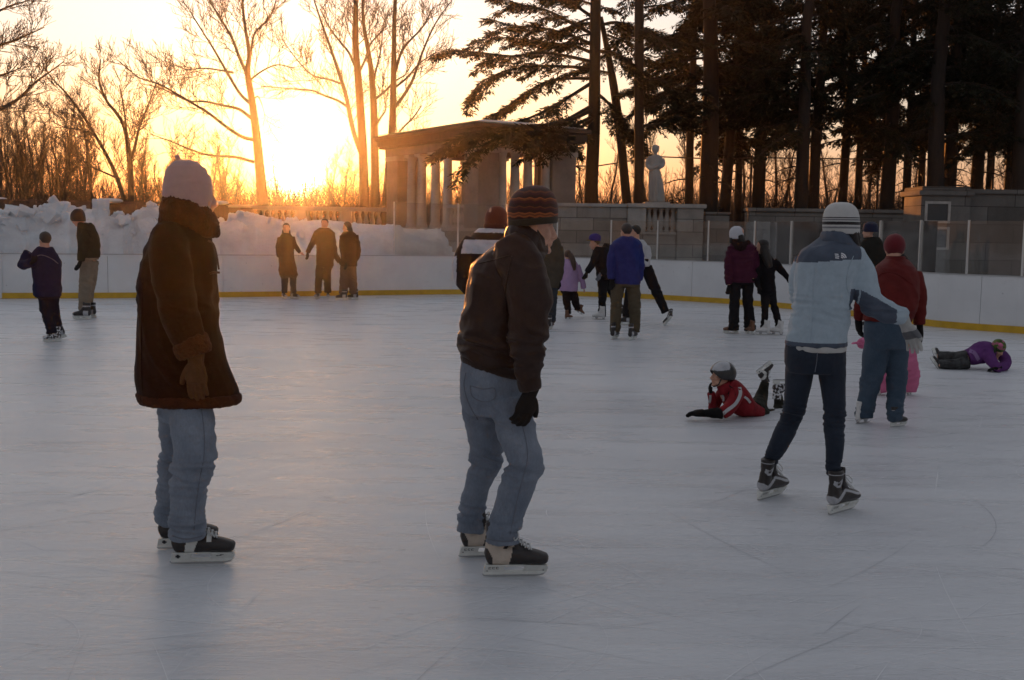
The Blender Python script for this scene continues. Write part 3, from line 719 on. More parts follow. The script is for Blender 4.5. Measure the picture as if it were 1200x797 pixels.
T3 = [[(154, 240, 9), (152, 188, 7.5), (146, 150, 5.4), (136, 132, 4.4), (125.5, 119, 3.6), (116, 94, 2.6), (118, 70, 1.4)],
      [(146, 236, 6.5), (137, 208, 5.6), (125, 182, 4.8), (110, 156, 4), (97, 135, 3.4), (80, 112, 2.6), (63, 94, 1.8), (50, 78, 1)],
      [(154, 186, 4.5), (159, 168, 4), (163, 150, 3.4), (170, 132, 2.8), (178, 112, 2), (184, 94, 1.2)],
      [(150, 182, 3.4), (148, 152, 3), (145, 125, 2.4), (140, 100, 1.6)],
      [(112, 160, 2.6), (95, 152, 2.2), (78, 150, 1.6), (60, 142, 1)],
      [(140, 210, 3), (122, 202, 2.4), (108, 196, 1.6), (96, 188, 1)]]
guided_tree('bare_tree', 'spreading bare tree forking low in a wide V behind the snow bank', 54, T3, 15, (2.2, 1.1, .6), dens=1.25)
T4 = [[(-62, 250, 30), (-60, 190, 26), (-50, 140, 20), (-45, 90, 15), (-46, 40, 10), (-50, -30, 6)],
      [(-52, 150, 8), (-25, 136, 7), (0, 127, 5.4), (12, 122, 4.6), (25, 113, 4), (41, 97, 3), (56, 86, 2), (75, 72, 1.2)],
      [(-46, 95, 7), (-25, 70, 5), (-5, 55, 4), (15, 48, 3), (34, 40, 2), (52, 32, 1.2)],
      [(-46, 60, 6), (-30, 35, 4.5), (-10, 18, 3.4), (10, 8, 2.4), (35, 0, 1.3)],
      [(-52, 128, 6), (-30, 105, 4.4), (-10, 92, 3.2), (8, 86, 2.2), (24, 80, 1.2)]]
guided_tree('bare_tree', 'large bare tree at the left edge with its limbs reaching into view', 46, T4, 16, (1.9, 1.0, .55), dens=1.2)

# ---- thin trees of the wood at the left and behind the sun: three prototypes, then copies
def thin_tree(seed, h, label):
    rnd = random.Random(seed); t = thing('thin_tree', label, 'tree', (0, -500, 0)); tr = MB(); cr = MB()
    for f in range(rnd.choice((1, 2, 2))):
        p = Vector((0, 0, 0)); dv = Vector((rnd.gauss(0, .12) + (f * .25), rnd.gauss(0, .1), 1)).normalized(); q = [p]
        n = 9
        for s in range(n):
            dv = (dv + Vector((rnd.gauss(0, .07), rnd.gauss(0, .07), .06))).normalized(); q.append(q[-1] + dv * h / n)
        rad = [max(.015, .12 * h / 7 * (1 - .9 * s / n) * (1 if f == 0 else .7)) for s in range(n + 1)]
        tr.tube(q, rad, 7); side_twigs(cr, rnd, q[2:], (h * .23, h * .11, h * .05), 3, .05, upb=.35, minr=.010, dens=1.1)
    tr.build('trunk', BARK, t, True); cr.build('crown', TWIG, t, True); return t
GRP = 'thin bare trees of the wood behind the board fence'
GRP2 = 'thin bare trees behind the balustrade around the sun'
GRP3 = 'thin bare trees seen between the conifer trunks'
protos = [thin_tree(100 + k, h, 'x') for k, h in enumerate((7.5, 8.5, 6.5, 9))]
rnd = random.Random(5); used = [False] * 4
def place_thin(px, Y, ht, group, label):
    k = rnd.randrange(4); base = (7.5, 8.5, 6.5, 9)[k]; c = at(px, 250, Y); sc = ht / base
    if used[k]: o = dup(protos[k], (c.x, Y, 1.35), rnd.uniform(0, 6.28), label, (sc, sc, sc), group)
    else:
        o = protos[k]; used[k] = True; o.location = (c.x, Y, 1.35); o.rotation_euler = (0, 0, rnd.uniform(0, 6.28)); o.scale = (sc,) * 3; o['label'] = label; o['group'] = group
for px in (-20, -8, 3, 8, 12, 17, 22, 27, 31, 37, 42, 46, 50, 54, 58, 62, 66, 70, 75, 80, 84, 92, 101, 107, 112, 162, 170, 176, 188, 199, 212, 229, 243, 257, 270, 182, 194, 206, 222, 236, 250, 264, 276):
    place_thin(px + rnd.uniform(-3, 3), rnd.uniform(60, 72), rnd.uniform(4.5, 7.0) if px < 120 else rnd.uniform(4, 6), GRP, 'thin dark bare tree in the wood behind the left board fence')
for px in (318, 330, 352, 366, 378, 392, 402, 412, 432, 447, 480, 505):
    place_thin(px + rnd.uniform(-3, 3), rnd.uniform(60, 72), rnd.uniform(3.2, 5.2), GRP2, 'thin bare tree behind the balustrade around the setting sun')
for px in (690, 716, 765, 786, 815, 868, 904, 921, 965, 1008, 1018, 1066, 1078, 1122, 1160, 1176):
    place_thin(px + rnd.uniform(-5, 5), rnd.uniform(58, 72), rnd.uniform(5, 8), GRP3, 'thin bare tree seen between the dark conifer trunks')

# ---- brush: a mass of fine shoots
mb = MB(); rnd = random.Random(21)
for k in range(7600):
    px = rnd.uniform(-40, 1240); Y = rnd.uniform(54, 76)
    if px < 640 and rnd.random() < .12: continue
    c = at(px, 250, Y); h = rnd.uniform(1.0, 3.3) if px < 640 else rnd.uniform(1.2, 3.2)
    p = Vector((c.x, Y, 1.4)); dv = Vector((rnd.gauss(0, .28), rnd.gauss(0, .2), 1)).normalized(); q = [p]
    for s in range(4):
        dv = (dv + Vector((rnd.gauss(0, .25), rnd.gauss(0, .2), .05))).normalized(); q.append(q[-1] + dv * h / 4)
    mb.tube(q, [.022, .018, .014, .011, .008], 3, cap=False)
    for s in range(3):
        a = q[rnd.randrange(1, 4)]; d2 = (dv + Vector((rnd.gauss(0, .7), rnd.gauss(0, .5), .2))).normalized(); mb.tube([a, a + d2 * h * .2, a + (d2 + Vector((0, 0, .3))) * h * .34], [.012, .010, .006], 3, cap=False)
kind(mb.build('brush', TWIG), 'stuff')

# ---- conifers
class Spray:
    """flat drooping hemlock sprays built as many small needle-clump faces"""
    def __init__(s): s.v = []; s.f = []
    def leaf(s, p, d, u, ln, w_):
        sd = d.cross(u)
        if sd.length < 1e-4: return
        sd = sd.normalized() * w_; b = len(s.v); m = p + d * (ln * .45)
        s.v += [p, m + sd, p + d * ln, m - sd]; s.f.append((b, b + 1, b + 2, b + 3))
    def twig(s, rnd, p, d, ln, size=1.0):
        n = max(3, int(ln / (.075 * size))); dv = d.copy(); q = p.copy()
        for k in range(n):
            dv = (dv + Vector((rnd.gauss(0, .05), rnd.gauss(0, .05), -.035))).normalized(); q = q + dv * (ln / n)
            up = Vector((rnd.gauss(0, .35), rnd.gauss(0, .35), 1)); sd = dv.cross(up).normalized()
            l2 = .26 * size * (1.1 - .65 * k / n) * rnd.uniform(.7, 1.2)
            for sg in (-1, 1):
                dd = (dv * .75 + sd * sg * .8 + Vector((0, 0, rnd.gauss(-.12, .12)))).normalized(); s.leaf(q, dd, up, l2, .036 * size)
        s.leaf(q, dv, Vector((0, .2, 1)), .2 * size, .03 * size)
    def limb(s, wood, rnd, pts, rads, twl=1.0, size=1.0, start=.12, dens=1.0, sub=0):
        wood.tube(pts, rads, 6)
        tot = sum((b - a).length for a, b in zip(pts, pts[1:])); n = max(4, int(tot / (.125 * size) * dens))
        for k in range(n):
            u = start + (1 - start) * (k + rnd.random()) / n; d = u * tot; i = 0
            while i < len(pts) - 2 and d > (pts[i + 1] - pts[i]).length: d -= (pts[i + 1] - pts[i]).length; i += 1
            tv = pts[i + 1] - pts[i]; L_ = max(1e-6, tv.length); p = pts[i] + tv * min(1, d / L_); tv = tv / L_
            sd = tv.cross(Vector((0, 0, 1)))
            if sd.length < .1: sd = Vector((1, 0, 0))
            sd.normalize()
            for sg in (-1, 1):
                if rnd.random() < .14: continue
                dd = (tv * rnd.uniform(.35, .9) + sd * sg * rnd.uniform(.5, 1) + Vector((0, 0, rnd.gauss(-.16, .2)))).normalized()
                ln = twl * rnd.uniform(.45, 1.1) * (1.15 - .75 * u)
                wood.tube([p, p + dd * ln * .6], [.012, .006], 3, cap=False); s.twig(rnd, p, dd, ln, size)
        s.twig(rnd, pts[-2], (pts[-1] - pts[-2]).normalized(), twl * .6, size)
        if sub:
            for k in range(sub):
                u = .25 + .7 * (k + rnd.random()) / sub; i = min(len(pts) - 2, int(u * (len(pts) - 1))); tv = (pts[i + 1] - pts[i]).normalized(); sd = tv.cross(Vector((0, 0, 1))).normalized() * rnd.choice((-1, 1))
                d0 = (tv * rnd.uniform(.5, 1) + sd * rnd.uniform(.3, .9) + Vector((0, 0, rnd.uniform(-.45, .25)))).normalized(); ln = rnd.uniform(.8, 1.7) * (1.2 - .6 * u); q = [pts[i]]
                for m in range(4): d0 = (d0 + Vector((rnd.gauss(0, .1), rnd.gauss(0, .1), -.08))).normalized(); q.append(q[-1] + d0 * ln / 4)
                s.limb(wood, rnd, q, [.025, .018, .013, .009, .005], twl * .6, size * .95, .08, dens, 0)
    def build(s, name, mat, parent):
        me = bpy.data.meshes.new(name); me.from_pydata([tuple(v) for v in s.v], [], s.f); me.update(); return link(name, me, mat, parent)
def drooping(rnd, p, az, ln, rise=.15, droop=.5, n=7):
    q = [p.copy()]; d = Vector((math.cos(az), math.sin(az), rise)).normalized()
    for k in range(n):
        d = (d + Vector((rnd.gauss(0, .09), rnd.gauss(0, .09), -droop / n))).normalized(); q.append(q[-1] + d * ln / n)
    return q
def conifer_proto(seed, zlow, ztop, nl, rb):
    rnd = random.Random(seed); t = thing('conifer', 'x', 'tree', (0, -600, 0)); sp_ = Spray(); wood = MB()
    wood.tube([(rnd.gauss(0, .04) * z / 4, rnd.gauss(0, .04) * z / 4, z) for z in (-.1, .3, 2, 4, 6, 8, 10, 12, 14)], [rb * 1.25] + [rb * (1.05 - .045 * z) for z in (.3, 2, 4, 6, 8, 10, 12, 14)], 12)
    tr = wood; wood = MB()
    for k in range(nl):
        z = zlow + (ztop - zlow) * (k + rnd.random() * .8) / nl; az = rnd.uniform(0, 6.28); ln = rnd.uniform(2.0, 3.6)
        q = drooping(rnd, Vector((0, 0, z)), az, ln, rnd.uniform(-.1, .35), rnd.uniform(.4, .9))
        sp_.limb(wood, rnd, q, [.05 * (1 - .85 * i / 7) + .006 for i in range(8)], twl=1.05, size=1.25)
    for k in range(5):   # bare dead limbs below
        z = rnd.uniform(1.2, zlow + .5); q = drooping(rnd, Vector((0, 0, z)), rnd.uniform(0, 6.28), rnd.uniform(1, 2.4), .1, .6); wood.tube(q, [.03 * (1 - .8 * i / 7) + .004 for i in range(8)], 5); side_twigs(wood, rnd, q, (.7, .3), 2, .02, upb=-.1, minr=.007)
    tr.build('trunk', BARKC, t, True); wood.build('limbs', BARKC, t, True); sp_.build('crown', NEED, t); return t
protos_c = [conifer_proto(300, 4.3, 12.0, 35, .36), conifer_proto(301, 3.7, 12.0, 38, .36), conifer_proto(302, 5.0, 12.0, 33, .36)]
usedc = [False] * 3
GRC = 'tall dark conifers in the grove behind the stone walls'
def place_conifer(px, wpx, Y, k, rz, lean, label):
    c = at(px, 240, Y); sx = wpx * Y / FPX / .70
    sc = (max(.8, min(1.25, sx)),) * 2 + (1.0,)
    if usedc[k]: o = dup(protos_c[k], (c.x, Y, 1.40), rz, label, sc, GRC)
    else: o = protos_c[k]; usedc[k] = True; o.location = (c.x, Y, 1.40); o.rotation_euler = (0, 0, rz); o.scale = sc; o['label'] = label; o['group'] = GRC
    tr_ = [ch for ch in o.children if ch.name.startswith('trunk')][0]
    f = sx / sc[0]; tr_.scale = (f, f, 1)
    o.rotation_euler = (0, R(lean), rz) if abs(lean) > .1 else (0, 0, rz)
    return o
LST = [(807, 10, 47, 2, 1.0, 0, 'slim conifer trunk just right of the statue'), (830, 22, 42, 0, 2.0, 1.0, 'thick conifer trunk above the end pier of the balustrade wall'),
       (847, 13, 44, 1, .4, 4, 'conifer leaning right above the gap in the walls'), (889, 15, 44, 0, 4.2, 0, 'slim dark conifer just right of the gap in the walls'),
       (939, 16, 41, 1, 2.6, 0, 'dark conifer with a second stem close on its right, left of the white striped hat'), (952, 13, 43, 2, .2, 1, 'dark conifer stem close behind its left neighbour, left of the white striped hat'),
       (986, 11, 46, 0, 5.1, 2, 'slim conifer rising behind the white striped hat'), (1039, 17, 42, 1, 3.5, 0, 'straight dark conifer left of the stone pier, thickest stem there'),
       (1062, 10, 47, 2, 1.4, 1.5, 'slim far conifer just left of the stone pier'), (1096, 20, 40, 1, .9, 0, 'thick dark conifer above the stone pier, left of a twin trunk'),
       (1112, 16, 41.5, 0, 2.9, .5, 'dark conifer twin trunk above the right side of the stone pier'), (1143, 15, 43, 1, 5.6, 0, 'dark conifer above the wall right of the stone pier'),
       (1158, 9, 48, 2, 4.6, 0, 'slim far conifer above the right wall'), (1194, 18, 40, 1, 1.9, 0, 'thick dark conifer at the right edge above the wall'),
       (1235, 16, 42, 0, 3.1, 0, 'conifer just beyond the right edge of the frame')]
for a in LST: place_conifer(*a)
for px, Y, k in ((865, 51, 1), (1005, 51, 1), (1078, 53, 0), (1180, 52, 0)):
    place_conifer(px, 9, Y, k, px * .7, 0, 'far slim conifer deep in the dark grove')

def guided_conifer(label, Y, trunk, limbs, seed, zlow, ztop, nl, side=(0, 6.28), twl=.85):
    rnd = random.Random(seed); K = Y / FPX; b = at(trunk[0][0], trunk[0][1], Y); org = Vector((b.x, Y, 1.38)); t = thing('conifer', label, 'tree', org, 0, GRC)
    tr = MB(); wood = MB(); sp_ = Spray()
    q = spline(trunk, 4); P = [at(a[0], a[1], Y) - org for a in q]; rad = [a[2] * K / 2 for a in q]; P = [Vector((P[0].x, 0, -.05))] + P; rad = [rad[0] * 1.15] + rad
    tr.tube(P, rad, 12)
    for lb in limbs:
        q = spline(lb, 3); pts = [at(a[0], a[1], Y + a[2]) - org for a in q]; n = len(pts)
        sp_.limb(wood, rnd, pts, [.065 * (1 - .88 * i / (n - 1)) + .006 for i in range(n)], twl=twl, size=1.0, start=.22, dens=1.0, sub=7)
    for k in range(nl):
        z = zlow + (ztop - zlow) * (k + rnd.random() * .8) / nl; az = rnd.uniform(*side); i = min(range(len(P)), key=lambda i: abs(P[i].z - z)); pp = Vector((P[i].x, P[i].y, z))
        q = drooping(rnd, pp, az, rnd.uniform(1.4, 2.6), rnd.uniform(-.1, .35), rnd.uniform(.4, .9))
        sp_.limb(wood, rnd, q, [.045 * (1 - .85 * i / 7) + .006 for i in range(8)], twl=.8, size=1.05)
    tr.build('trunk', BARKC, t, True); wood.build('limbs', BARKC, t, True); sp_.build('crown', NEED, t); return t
HL = [[(692, 72, 0), (665, 66, -1), (635, 62, -1.6), (600, 66, -2), (565, 62, -2.2), (535, 60, -2.4), (517, 66, -2.5)],
      [(692, 80, 0), (660, 78, -.6), (620, 78, -1), (585, 86, -1.2), (562, 98, -1.4), (550, 116, -1.5)],
      [(690, 92, 0), (668, 92, -.4), (640, 96, -.8), (612, 112, -1), (590, 128, -1.2), (572, 138, -1.3)],
      [(692, 98, 0), (660, 118, -1), (630, 134, -1.5), (608, 142, -1.8), (585, 146, -2)],
      [(694, 52, 0), (665, 40, .6), (630, 32, 1), (600, 30, 1.2), (572, 22, 1.3)],
      [(694, 40, 0), (668, 26, -.5), (640, 12, -1), (610, 6, -1.4), (588, -4, -1.5)],
      [(694, 62, 0), (672, 54, 1), (640, 50, 1.5), (610, 46, 2), (580, 44, 2.2), (556, 48, 2.4)],
      [(694, 20, 0), (670, 4, .5), (640, -10, 1), (605, -18, 1)],
      [(692, 130, -.2), (670, 140, -2.2), (640, 146, -4.0), (610, 148, -5.2), (580, 152, -5.8), (555, 160, -6.1), (538, 172, -6.2)],
      [(692, 138, -.2), (665, 150, -2.4), (632, 158, -4.4), (602, 160, -5.6), (572, 170, -6.2), (552, 186, -6.4), (545, 198, -6.4)],
      [(690, 126, -.2), (660, 142, -2.6), (625, 152, -4.6), (595, 156, -5.6), (560, 154, -6.3), (530, 164, -6.6), (512, 182, -6.6)],
      [(694, 140, -.2), (676, 152, -1.6), (655, 160, -3), (640, 168, -4), (628, 180, -4.4)],
      [(692, 150, 0), (680, 158, -1), (668, 172, -1.6), (662, 186, -1.8)],
      [(700, 110, 0), (712, 120, -.5), (722, 134, -.8), (728, 150, -1)],
      [(702, 60, 0), (720, 62, -.6), (738, 72, -1), (752, 86, -1.2)],
      [(702, 30, 0), (722, 26, .4), (742, 32, .8), (764, 42, 1)]]
guided_conifer('hemlock with boughs sweeping left and drooping over the pavilion roof', 41, [(693, 242, 17), (693, 215, 15.5), (696, 150, 14.5), (697, 80, 13), (698, 0, 12), (698, -60, 9)], HL, 41, 6.6, 12, 10, (1.9, 4.4))
guided_conifer('thin conifer leaning left between the hemlock and a straight trunk', 43, [(735, 242, 11), (731, 200, 10.5), (726, 150, 10), (719, 100, 9.5), (712, 60, 7), (704, 20, 5)], [[(728, 160, 0), (738, 152, .4), (746, 158, .8), (752, 170, 1)], [(722, 118, 0), (734, 110, -.3), (748, 108, -.8), (764, 118, -1.2)]], 42, 6.2, 9, 5)
guided_conifer('straight thin conifer trunk just left of the statue', 40, [(748, 242, 12), (749, 200, 11.5), (749, 100, 11), (749, 0, 10.5), (749, -60, 9)], [[(752, 148, 0), (770, 146, -.5), (788, 136, -1), (804, 124, -1.3)], [(752, 60, 0), (770, 50, .5), (790, 40, 1), (806, 44, 1.4)], [(752, 96, 0), (766, 92, -.6), (782, 98, -1), (796, 112, -1.2)]], 43, 6.4, 12, 12)
# ================================================================ PEOPLE
from mathutils.bvhtree import BVHTree
SKIN = cloth('skin', (.58, .33, .23), (.50, .26, .18), 14, .5, 400, .1, .001, 0, .4)
GRP_P = 'people skating on the ice'

def wrinkle(me, amp, sx=9, sz=5, seed=0, bands=(), base=1.0, fuzz=0.0, shear=.6):
    """folds pushed along the normals; bands = (z, spread, extra, stretch) where cloth bunches up"""
    n = len(me.vertices); co = np.empty(n * 3); me.vertices.foreach_get('co', co); co = co.reshape(-1, 3)
    nn = np.empty(n * 3); me.vertex_normals.foreach_get('vector', nn); nn = nn.reshape(-1, 3); out = co.copy(); so_ = Vector((seed * 3.7, seed * 1.3, seed * 2.1))
    for i in range(n):
        x, y, z = co[i]; w = noise.noise(Vector((x * 3, y * 3, z * 3)) + so_) * .12
        q = Vector((x * sx + z * shear * sx * .5, y * sx, z * sz)) + so_ + Vector((w * 6, w * 6, w * 6))
        f = (.5 - abs(noise.noise(q))) * 1.3 - .35 + .4 * noise.noise(q * 2.3); d = amp * base * f
        for bz, sp_, ex, st in bands:
            g = math.exp(-((z - bz) / sp_) ** 2)
            if g > .02: d += amp * ex * g * (.6 - abs(noise.noise(Vector((x * 5, y * 5, z * st + x * 4)) + so_)) * 2)
        d = max(d, -amp * .75)
        if fuzz: d += fuzz * noise.noise(Vector((x, y, z)) * 90)
        out[i] = co[i] + nn[i] * d
    me.vertices.foreach_set('co', out.ravel()); me.update(); return me

def finger(base, d, nrm, ln, r, curl):
    pts = [base]; dv = d.normalized(); rr = [r]
    ax = dv.cross(nrm).normalized()
    for k, (fr, c) in enumerate(((.46, curl * .5), (.31, curl), (.23, curl * .8))):
        dv = Matrix.Rotation(c, 3, ax) @ dv; pts.append(pts[-1] + dv * ln * fr); rr.append(r * (.96, .88, .62)[k])
    return tube_mesh(pts, rr, 10)
def hand_parts(wrist, d, nrm, s=1.0, thumb=1, fat=1.0, curl=.35, spread=.10):
    """palm, four unequal bent fingers, and a thumb leaving the side of the palm"""
    d = d.normalized(); nrm = (nrm - d * nrm.dot(d)).normalized(); sd = nrm.cross(d) * thumb; out = []
    pl = [(0, .027, .021), (.03, .036, .020), (.065, .043, .018), (.088, .041, .014)]
    out.append(tube_mesh([wrist + d * (a * s) for a, _, _ in pl], [b * s * (1 + (fat - 1) * .5) for _, b, _ in pl], 14, True, [c * s * fat for _, _, c in pl], ref=nrm))
    for k, (o, ln, r) in enumerate(((.030, .070, .0098), (.0105, .079, .0102), (-.010, .074, .0098), (-.029, .058, .0088))):
        dv = (d + sd * (o / .03 * spread)).normalized()
        out.append(finger(wrist + d * (.078 * s) + sd * (o * s * (1 + (fat - 1) * .4)), dv, nrm, ln * s + .012 * s, r * s * fat, curl * (1 + .12 * k)))
    tb = wrist + d * (.022 * s) + sd * (.026 * s); td = (d * .75 + sd * .72 + nrm * .25).normalized()
    out.append(tube_mesh([tb, tb + td * .034 * s, tb + td * .060 * s + d * .008 * s, tb + td * .076 * s + d * .022 * s], [.0150 * s * fat, .0135 * s * fat, .0115 * s * fat, .0075 * s * fat], 10))
    return out
def ell_parts(c, r, M=None, n=14, k=9):
    m = MB(); ellipsoid(m, c, r, M, n, k); return (m.v, m.f)

class Fig:
    def __init__(s, px, py, label, voxel=.014, cat='person', Y=None, far=True):
        g = gnd(px, py); s.Y = Y or g.y; s.K = s.Y / FPX; s.org = Vector((at(px, py, s.Y).x, s.Y, 0)); s.vox = voxel; s.far = far
        s.bodyp = []; s.label = label; s.kids = []
        me = bpy.data.meshes.new('person'); s.root = link('person', me, None, None, s.org); tag(s.root, label, cat, GRP_P)
    def P(s, px, py, dy=0): return at(px, py, s.Y + dy) - s.org
    def gd(s, px, py): return gnd(px, py).y - s.Y
    def tb(s, spec, k=3, n=18, body=.70, cap=True, axis=None):
        rows = [(*s.P(q[0], q[1], q[2]), q[3] * s.K, (q[4] if len(q) > 4 else q[3]) * s.K) for q in spec]
        rows = spline(rows, k); pts = [r[:3] for r in rows]; ra = [max(.002, r[3]) for r in rows]; rb = [max(.002, r[4]) for r in rows]
        if body: s.bodyp.append(tube_mesh(pts, [a * body for a in ra], 12, True, [b * body for b in rb], ref=(0, 1, 0), axis=axis))
        return tube_mesh(pts, ra, n, cap, rb, ref=(0, 1, 0), axis=axis)
    def rings(s, spec, k=3, n=26, body=.70, cap=True, axis=None):
        """rows (left, right, py, half depth px[, dy])"""
        return s.tb([((a + b) / 2, y, (e[0] if e else 0), (b - a) / 2, d) for a, b, y, d, *e in spec], k, n, body, cap, axis or (0, 0, 1 if spec[-1][2] < spec[0][2] else -1))
    def garment(s, name, tubes, mat, vox=None, smooth=4, wr=None, split=None, parent=None, label=None):
        mb = MB()
        for v, f in tubes: mb.add(v, f)
        me = remesh_obj(mb.mesh(name), vox or s.vox, smooth)
        if wr: wrinkle(me, **wr)
        for m in (mat if isinstance(mat, (list, tuple)) else [mat]): me.materials.append(m)
        if split:
            c = np.empty(len(me.polygons) * 3); me.polygons.foreach_get('center', c); c = c.reshape(-1, 3)
            me.polygons.foreach_set('material_index', [split(*p) for p in c])
        o = link(name, me, None, parent or s.root)
        if label: o['label'] = label
        return o
    def loft(s, name, tube, mat, parent=None, label=None):
        mb = MB(); mb.add(*tube); o = mb.build(name, mat, parent or s.root, True)
        if label: o['label'] = label
        return o
    def head(s, px, py, dy, yaw, pitch=0, H=.235, roll=0, eyes=False, lean=(0, 0)):
        """eye-level centre; yaw 0 = facing picture right, 90 = facing away"""
        k = H / .235; c = s.P(px, py, dy); M = Matrix.Rotation(R(yaw) - math.pi / 2, 3, 'Z') @ Matrix.Rotation(R(pitch), 3, 'X') @ Matrix.Rotation(R(roll), 3, 'Y')
        s.HM = M; s.HC = c; s.Hk = k
        def e(p, r, n=16, kk=12): s.bodyp.append(ell_parts(c + M @ (Vector(p) * k), [a * k for a in r], M, n, kk))
        def tbx(pp, rr): s.bodyp.append(tube_mesh([c + M @ (Vector(p) * k) for p in pp], [r * k for r in rr], 10))
        e((0, -.012, .03), (.075, .094, .088)); e((0, .022, -.03), (.063, .066, .08)); e((0, .04, -.082), (.046, .044, .034)); e((0, .083, -.103), (.021, .018, .016))
        tbx([(0, .085, .012), (0, .100, -.012), (0, .112, -.036), (0, .098, -.046)], [.010, .0115, .0145, .012]); e((.011, .098, -.041), (.010, .012, .008)); e((-.011, .098, -.041), (.010, .012, .008))
        e((0, .091, -.064), (.023, .012, .0065)); e((0, .089, -.075), (.021, .012, .007)); e((0, .080, .022), (.050, .014, .010))
        for sg in (-1, 1):
            e((sg * .035, .064, -.030), (.026, .022, .024)); e((sg * .076, -.008, -.018), (.011, .021, .034)); e((sg * .045, .03, -.07), (.022, .04, .03))
        base = c + M @ (Vector((0, -.015, -.09)) * k); low = base + Vector((lean[0], lean[1], -.13 * k)); s.bodyp.append(tube_mesh([c + M @ (Vector((0, -.012, -.03)) * k), base, low], [.058 * k, .056 * k, .066 * k], 14))
        if eyes:
            for sg in (-1, 1):
                mb = MB(); ellipsoid(mb, c + M @ (Vector((sg * .031, .066, .0)) * k), [.0125 * k] * 3, M); eo = mb.build('eye', plain('eye_white', (.6, .57, .54), .2), s.root, True)
                mb = MB(); ellipsoid(mb, c + M @ (Vector((sg * .031, .0755, .0)) * k), [.0055 * k, .004 * k, .0055 * k], M); mb.build('iris', plain('iris_brown', (.04, .02, .012), .15), eo, True)
    def hp(s, p): return s.HC + s.HM @ (Vector(p) * s.Hk)
    def hell(s, name, c, r, mat, parent=None, n=24, k=16, label=None):
        mb = MB(); ellipsoid(mb, s.hp(c), [a * s.Hk for a in r], s.HM, n, k); o = mb.build(name, mat, parent or s.root, True)
        if label: o['label'] = label
        return o
    def haircap(s, mat, low=-.055, front=.045, r=(.086, .104, .097), name='hair', back=0, seed=0):
        mb = MB(); ellipsoid(mb, (0, 0, 0), (1, 1, 1), None, 30, 20); vs = []
        for v in mb.v:
            p = Vector((v[0] * r[0], v[1] * r[1] - .016, v[2] * r[2] + .030)); q = p * 1.0
            p = p * (1 + .035 * noise.noise(Vector((p.x * 40, p.y * 40, p.z * 12)) + Vector((seed, 0, 0))))
            if q.y > front - .55 * max(0, .085 - q.z) and q.z < .085: p = Vector((p.x * .72, p.y * .72 - .01, p.z * .8))
            if q.z < low: p = Vector((p.x * .8, p.y * .8 - .004, max(p.z, low - .01 - back)))
            vs.append(s.hp(p))
        mb.v = [tuple(v) for v in vs]; return mb.build(name, mat, s.root, True)
    def hand(s, px, py, dy, to, nrm=(-1, 0, 0), size=1.0, thumb=1, curl=.35, glove=None, fat=1.32, vox=None, split=None, tdy=0, cuff=None, spread=.1):
        """hand at a wrist pixel reaching towards another pixel"""
        w_ = s.P(px, py, dy); d = s.P(to[0], to[1], dy + tdy) - w_; s.bodyp += hand_parts(w_, d, Vector(nrm), size * (.90 if glove else 1), thumb, (.62 if glove and glove is not SKIN else 1.0), curl, spread)
        if glove and glove is not SKIN:
            pr = hand_parts(w_, d, Vector(nrm), size, thumb, fat, curl, spread)
            dn = d.normalized(); pr.append(tube_mesh([w_ - dn * .055 * size, w_, w_ + dn * .03 * size], [.040 * size, .034 * size, .036 * size], 14, True, [.034 * size, .027 * size, .024 * size], ref=Vector(nrm)))
            return s.garment('glove', pr, glove, vox or min(s.vox, .012), 2, split=split)
    def skate(s, px, py, yaw, style, pitch=0, roll=0, scale=1.0, dy=None, pos=None):
        p = pos if pos is not None else (gnd(px, py) - s.org if dy is None else s.P(px, py, dy))
        return put_skate(s.root, p, yaw, pitch, roll, style, scale)
    def finish(s, mat=SKIN, vox=None):
        mb = MB()
        for v, f in s.bodyp: mb.add(v, f)
        me = remesh_obj(mb.mesh('person'), vox or s.vox, 2, .4); me.materials.append(mat); old = s.root.data; s.root.data = me; bpy.data.meshes.remove(old); me.name = 'person'
    def bvh(s, o): return BVHTree.FromPolygons([v.co for v in o.data.vertices], [p.vertices for p in o.data.polygons])
    def hit(s, tree, px, py):
        d = ray(px, py).normalized(); h = tree.ray_cast(CAM - s.org, d); return h
    def seam(s, o, pts, r, mat, name='seam', k=8, lift=.3):
        tree = s.bvh(o); q = []
        for p in spline(pts, k):
            h = s.hit(tree, p[0], p[1])
            if h[0] is not None: q.append(h[0] + h[1] * r * lift)
        if len(q) > 2:
            mb = MB(); mb.tube(q, r, 5); return mb.build(name, mat, o, True)
    def patch(s, o, polys, mat, name, lift=.003):
        tree = s.bvh(o); mb = MB()
        for pg in polys:
            vs = []
            for p in pg:
                h = s.hit(tree, *p)
                if h[0] is None: break
                vs.append(h[0] + h[1] * lift)
            else: mb.add(vs, [tuple(range(len(vs)))])
        if mb.f: return mb.build(name, mat, o)

